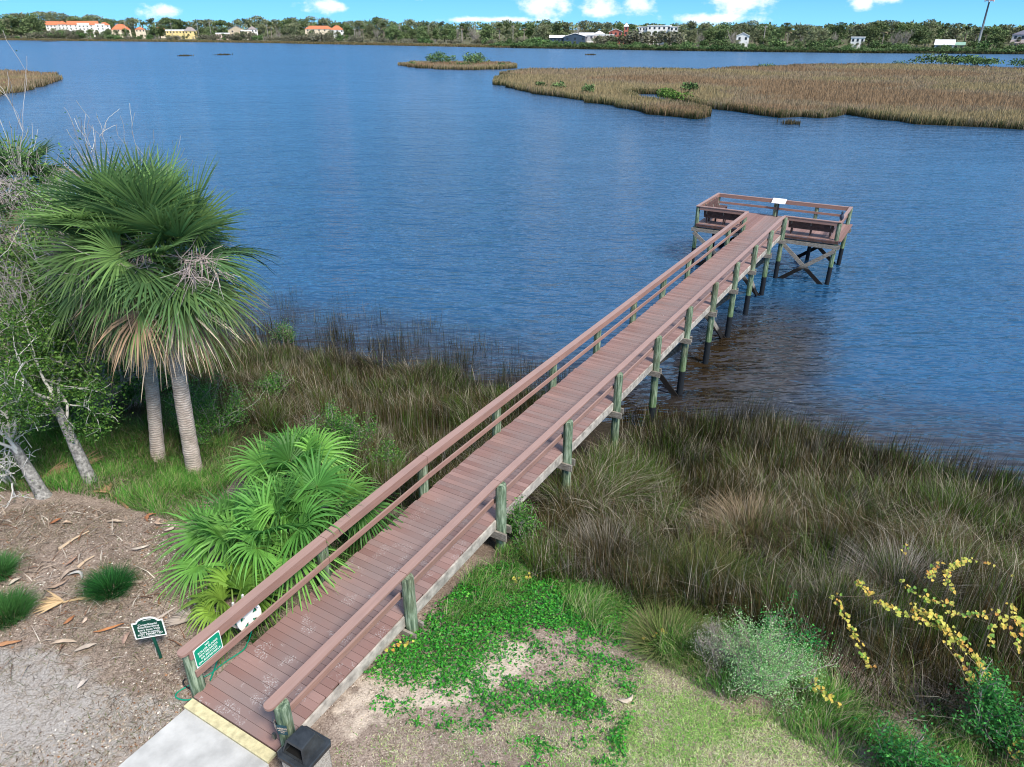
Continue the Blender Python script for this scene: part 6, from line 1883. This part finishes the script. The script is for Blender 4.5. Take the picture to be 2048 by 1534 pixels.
def house(nm, px0, px1, ytop, yeave, ybase, db, wall, roof, label, kind='hip', dep=None, rows=1, cols=4, turn=0.0, cat='house', win=True, awn=None):
    pc = (px0 + px1) / 2; q = far_pt(pc, db); D_ = float(np.hypot(*q)); yv = q[1] * CP   # depth along the view
    depth = q[1] * CP + 9 * SP
    wdt = (px1 - px0) / F_PX * depth / max(0.6, abs(math.cos(turn))); dep = dep or min(wdt * 0.7, 14)
    z0 = min(far_z(pc, db), height_at(pc, ybase, q)) - 0.3; ze = height_at(pc, yeave, q); zt = height_at(pc, ytop, q)
    yaw = math.atan2(q[0], q[1]) * -1 + turn
    ex = np.array([math.cos(yaw), math.sin(yaw), 0]); ey = np.array([-ex[1], ex[0], 0])
    t = thing(nm, (q[0], q[1], z0), label, cat); O = np.array([q[0], q[1], 0.0])
    pt = lambda a, b, z: O + ex * a + ey * b + np.array([0, 0, z])
    hw, hd = wdt / 2, dep / 2
    g = G(); g.add([pt(a, b, z) for z in (z0, ze) for b in (-hd, hd) for a in (-hw, hw)], [(0, 1, 5, 4), (1, 3, 7, 5), (3, 2, 6, 7), (2, 0, 4, 6), (4, 5, 7, 6)])
    if kind == 'gable': g.add([pt(-hw, -hd, ze), pt(hw, -hd, ze), pt(0, -hd, zt - 0.15), pt(-hw, hd, ze), pt(hw, hd, ze), pt(0, hd, zt - 0.15)], None, [(0, 1, 2), (4, 3, 5)])
    g.build('wall', wall, t)
    g = G(); o_ = 0.45; th_ = 0.25
    if kind == 'hip':
        rl = max(0.0, hw - hd * 0.9)
        V = [pt(a, b, ze + 0.02) for a, b in ((-hw - o_, -hd - o_), (hw + o_, -hd - o_), (hw + o_, hd + o_), (-hw - o_, hd + o_))] + [pt(-rl - 0.2, 0, zt), pt(rl + 0.2, 0, zt)]
        g.add(V, [(0, 1, 5, 4), (2, 3, 4, 5), (3, 2, 1, 0)], [(1, 2, 5), (3, 0, 4)])
    elif kind == 'gable':
        for s in (-1, 1):
            A = [pt(s * (hw + o_), -hd - o_, ze - 0.2), pt(0, -hd - o_, zt), pt(0, hd + o_, zt), pt(s * (hw + o_), hd + o_, ze - 0.2)]
            g.add(A + [a + np.array([0, 0, th_]) for a in A], [(0, 1, 2, 3), (7, 6, 5, 4), (0, 4, 5, 1), (3, 2, 6, 7), (0, 3, 7, 4)])
    elif kind == 'side':                                     # ridge across the picture
        for s in (-1, 1):
            A = [pt(-hw - o_, s * (hd + o_), ze - 0.2), pt(-hw - o_, 0, zt), pt(hw + o_, 0, zt), pt(hw + o_, s * (hd + o_), ze - 0.2)]
            g.add(A + [a + np.array([0, 0, th_]) for a in A], [(0, 1, 2, 3), (7, 6, 5, 4), (0, 4, 5, 1), (3, 2, 6, 7), (0, 3, 7, 4), (1, 5, 6, 2)])
    else:                                                      # flat roof with a parapet
        g.add([pt(a, b, z) for z in (ze + 0.002, zt) for b in (-hd - 0.3, hd + 0.3) for a in (-hw - 0.3, hw + 0.3)], [(0, 1, 5, 4), (1, 3, 7, 5), (3, 2, 6, 7), (2, 0, 4, 6), (4, 5, 7, 6), (0, 2, 3, 1)])
    g.build('roof', roof, t)
    if win:
        zb = max(z0, ze - 3.0 * rows)
        for r in range(rows):
            for k in range(cols):
                a = -hw + wdt * (k + 0.5) / cols; zc2 = zb + (ze - zb) * (r + 0.55) / rows; ww = min(1.3, wdt / cols * 0.45); wh = min(1.6, (ze - zb) / rows * 0.5)
                g = G(); g.add([pt(a + x * ww / 2, -hd - y * 0.06, zc2 + z * wh / 2) for y in (0, 1) for z in (-1, 1) for x in (-1, 1)], [(4, 5, 7, 6), (0, 1, 5, 4), (2, 6, 7, 3), (0, 4, 6, 2), (1, 3, 7, 5)]); g.build('window', GLASS, t)
    return t, pt, hw, hd, ze, zt


house('villa', 101, 126, 43, 50, 66, 115, M_W, R_OR, 'white villa with orange tiled roof, leftmost of the red roofed group', 'side', 12, 2, 4)
house('villa', 124, 143, 42, 49, 66, 122, M_W, R_OR, 'white villa with orange hipped roof, second of the red roofed group', 'hip', 12, 2, 3)
house('villa', 147, 201, 42.5, 49.5, 66, 118, M_W, R_OR, 'widest white villa with long orange roof and two storeys', 'side', 14, 2, 6)
house('villa', 164, 184, 46, 50.5, 66, 105, M_W, R_WH, 'white curved front wing standing before the widest villa', 'flat', 8, 2, 3)
house('villa', 199, 215, 47.5, 50, 66, 108, M_W, R_WH, 'white flat fronted villa wing right of the widest villa', 'flat', 9, 2, 2)
house('villa', 208, 226, 44.5, 50, 66, 125, M_W, R_OR, 'white villa with small orange hipped tower roof, right of the flat fronted wing', 'hip', 10, 2, 2)
house('house', 230, 264, 48.5, 59, 66, 110, M_CR, R_OR, 'cream house under a big orange hipped roof', 'hip', 16, 1, 4)
house('house', 276, 294, 54, 59, 67, 95, M_CR, R_OR, 'small cream house with red roof half hidden by palms', 'hip', 10, 1, 3)
house('house', 319, 333, 54.5, 59, 67, 110, M_CR, R_OR, 'small house with rust red roof behind the trees', 'side', 9, 1, 2)
house('house', 337, 372, 59, 61.5, 68, 70, M_YE, R_WH, 'long low yellow building with pale roof', 'flat', 9, 1, 6)
house('house', 373, 396, 54, 62, 70, 75, M_YE, R_GY, 'yellow house with steep grey roof', 'hip', 10, 1, 3)
house('house', 435, 461, 65.5, 67.5, 73, 55, M_PK, R_WH, 'low pinkish building left of the beige gabled house', 'flat', 8, 1, 5)
house('house', 461, 492, 51.5, 60, 75, 65, M_BE, R_GY, 'beige house with tall gable facing the river', 'gable', 12, 2, 2)
house('house', 486, 506, 60, 62, 74, 62, M_CR, R_WH, 'cream wing right of the beige gable', 'flat', 8, 1, 3)
house('house', 499, 518, 52.5, 59, 74, 75, M_W, R_GY, 'white house with pale grey pointed roof behind the cream wing', 'hip', 11, 1, 3)
house('house', 614, 668, 51.5, 58, 70, 110, M_CR, R_OR, 'long low house with faded orange roof seen over grey trees', 'hip', 12, 1, 5)
house('house', 664, 690, 51, 59.5, 70, 100, M_W, R_OR, 'white house with bright orange hipped roof at the right of the faded one', 'hip', 12, 1, 3)
house('shed', 1099, 1128, 71, 75, 82, 45, M_BL, R_WH, 'dark blue shed with low white roof', 'side', 10, 1, 4, 0, 'shed')
house('shed', 1127, 1172, 66.5, 73, 82, 48, M_BL, R_WH, 'dark blue boat shed with wide white gabled roof', 'gable', 16, 1, 3, 0, 'shed')
house('shed', 1158, 1186, 66, 70, 78, 62, M_W, R_WH, 'white shed behind the boat shed', 'side', 10, 1, 3, 0, 'shed')
house('house', 1186, 1208, 61.5, 68, 78, 80, M_W, R_WH, 'white house with pale hipped roof right of the sheds', 'hip', 10, 1, 3)
house('house', 1186, 1226, 69, 71, 82, 50, M_PK, R_WH, 'long pinkish flat roofed building in front of the white house', 'flat', 9, 1, 7)
house('house', 1217, 1242, 58, 63, 80, 75, M_BR, R_WH, 'red brick house with white gabled roof', 'gable', 12, 2, 3)
house('tower', 1245.5, 1254, 45.5, 53, 80, 85, M_BR, R_WH, 'red brick tower with white pointed cap', 'hip', 4.2, 3, 1, 0, 'tower')
t, pt, hw, hd, ze, zt = house('mansion', 1292, 1338, 50.8, 52, 78, 95, M_W, R_WH, 'large white mansion with flat roof, its higher middle block', 'flat', 16, 2, 5)
house('mansion', 1275, 1294, 53.2, 54.2, 78, 92, M_W, R_WH, 'left lower wing of the large white mansion', 'flat', 14, 2, 3)
house('mansion', 1336, 1352, 52.8, 53.8, 78, 92, M_W, R_WH, 'right lower wing of the large white mansion', 'flat', 14, 2, 2)
house('house', 1470, 1494, 65.5, 72, 82, 40, M_W, R_WH, 'white house with sharp gable in front of bare trees', 'gable', 10, 1, 2)
house('house', 1698, 1723, 73.5, 75, 84, 42, M_W, R_WH, 'small white flat roofed house half hidden in dark trees', 'flat', 8, 1, 3)
house('shed', 1868, 1901, 80, 89, 97, 22, pmat('pale_blue_wall', (0.5, 0.56, 0.6)), R_WH, 'pale shed with broad white metal roof near the bank', 'side', 9, 1, 3, 0, 'shed')
house('shed', 1904, 1923, 85, 89.5, 96, 26, M_BE, R_GN, 'low shed with pale green roof right of the white roofed one', 'side', 7, 1, 2, 0, 'shed')
house('house', 2019, 2068, 57.5, 69, 95, 48, pmat('grey_wall', (0.42, 0.42, 0.42)), R_DK, 'two storey grey house with slate hipped roof at the right edge', 'hip', 14, 2, 4)
house('house', 2020, 2070, 81, 86, 97, 38, M_W, R_GY, 'open fronted garage wing before the slate roofed house', 'side', 7, 1, 3)
# stacked grey boat racks beside the boat shed
q = far_pt(1177, 42); t = thing('boat_rack', (q[0], q[1], far_z(1177, 42)), 'grey slatted rack stack at the right end of the boat shed', 'rack')
for k in range(5):
    g = G(); zz = height_at(1177, 81 - 1.8 * k, q); g.box((q[0] - 2.6, q[1] - 1.5, zz), (q[0] + 2.6, q[1] + 1.5, zz + 0.22)); g.build('shelf', R_DK, t)
for s in (-2.5, 2.5): g = G(); g.box((q[0] + s - 0.1, q[1] - 1.6, far_z(1177, 42) - 0.2), (q[0] + s + 0.1, q[1] - 1.5, height_at(1177, 73, q))); g.build('post', R_GY, t)

POLEM = pmat('pole_wood', (0.36, 0.33, 0.30))
for k, (px, yt, db, lab) in enumerate([(257, 42, 60, 'just right of the cream house with the big orange roof'), (348, 45, 60, 'behind the long yellow building'), (400, 46, 50, 'right of the yellow house, slightly short'), (425, 44, 45, 'tall, left of the low pinkish building'), (538, 49, 40, 'between the beige gable and the grey trees'),
                                       (711, 57, 45, 'short, right of the bright orange hipped roof'), (801, 48, 90, 'white, above the middle of the far woods'), (858, 50, 90, 'white, second above the middle of the far woods'), (893, 51, 95, 'thin, above the large dark oak'), (924, 51, 95, 'thin, right of the large dark oak'),
                                       (1026, 50, 60, 'tall pale, left of the dark blue sheds'), (1154, 53, 90, 'behind the boat shed'), (1351, 50, 80, 'pale, at the right end of the white mansion'), (1524, 51, 55, 'right of the white sharp gabled house')]):
    q = far_pt(px, db); z0 = far_z(px, db); zt = height_at(px, yt, q); t = thing('utility_pole', (q[0], q[1], z0), 'utility pole ' + lab, 'utility pole', 'utility poles on the far shore')
    G().tube([(q[0], q[1], z0 - 0.5), (q[0], q[1], zt)], [0.26, 0.2], 6).build('pole', POLEM, t)
    g = G(); g.box((q[0] - 1.3, q[1] - 0.3, zt - 1.0), (q[0] + 1.3, q[1] - 0.21, zt - 0.78)); g.build('crossarm', POLEM, t)
    for s in (-1.2, 0.6, 1.2): g = G(); g.lathe((q[0] + s, q[1] - 0.25, zt - 0.77), [(0.07, 0), (0.09, 0.1), (0.04, 0.24)], 6); g.build('insulator', WHITEP, t)
q = far_pt(1951, 60); z0 = far_z(1951, 60); zt = height_at(1951, 1.5, q)
t = thing('communications_mast', (q[0], q[1], z0), 'very tall grey mast with a reddish platform ring at the top of the picture', 'mast')
G().tube([(q[0], q[1], z0 - 0.5), (q[0], q[1], zt)], [0.75, 0.42], 10).build('pole', pmat('galvanised_mast', (0.16, 0.18, 0.20), 0.5), t, True)
MR_ = pmat('red_mast_ring', (0.35, 0.10, 0.09)); g = G(); g.lathe((q[0], q[1], zt - 0.3), [(0.4, 0), (2.6, 0.05), (2.6, 0.35), (0.4, 0.4)], 18); g.build('platform', MR_, t)
for k in range(6):
    a = k * math.pi / 3; g = G(); c_ = np.array([q[0] + 2.5 * math.cos(a), q[1] + 2.5 * math.sin(a), zt - 0.2]); g.box(c_ + np.array([-0.15, -0.15, -0.6]), c_ + np.array([0.15, 0.15, 1.5])); g.build('antenna', R_WH, t)
G().tube([(q[0], q[1], zt), (q[0], q[1], zt + 4)], [0.1, 0.04], 6).build('lightning_rod', R_GY, t)
TYRE = pmat('tyre', (0.02, 0.02, 0.02))
for px, c_, lab in [(1790, (0.7, 0.7, 0.7), 'white parked car furthest left on the far bank'), (1816, (0.35, 0.36, 0.38), 'grey parked car on the far bank'), (1840, (0.7, 0.7, 0.68), 'white parked car left of the white roofed shed'), (1859, (0.25, 0.32, 0.42), 'bluish parked car beside the white roofed shed')]:
    q = far_pt(px, 16); z0 = far_z(px, 16); t = thing('parked_car', (q[0], q[1], z0), lab, 'car', 'cars on the far bank'); cm = plain('car_paint', c_, 0.3, 0.05, 1)
    yaw = -math.atan2(q[0], q[1]) - 0.3; ex = np.array([math.cos(yaw), math.sin(yaw), 0]); ey = np.array([-ex[1], ex[0], 0]); Zv = np.array([0, 0, 1.0]); O = np.array([q[0], q[1], z0 - 0.05]) - ey * 0.9
    prof = [(-2.2, 0.35), (2.2, 0.35), (2.25, 0.8), (1.2, 0.95), (-2.1, 1.0), (-2.25, 0.7)]
    g = G(); g.prism(prof, O, ex, Zv, ey, 1.8); g.build('body', cm, t)
    g = G(); g.prism([(-1.7, 0.98), (1.1, 0.95), (0.5, 1.48), (-1.2, 1.5)], O + ey * 0.12, ex, Zv, ey, 1.56); g.build('cabin', GLASS, t)
    g = G(); g.prism([(-1.15, 1.502), (0.45, 1.485), (0.4, 1.55), (-1.1, 1.56)], O + ey * 0.15, ex, Zv, ey, 1.5); g.build('roof', cm, t)
    for a in (-1.4, 1.4):
        for b in (0, 1.62): g = G(); g.lathe(O + ex * a + ey * b + Zv * 0.34, [(0.001, -0.02), (0.34, -0.02), (0.34, 0.2), (0.001, 0.2)], 12, axis=ey); g.build('wheel', TYRE, t)
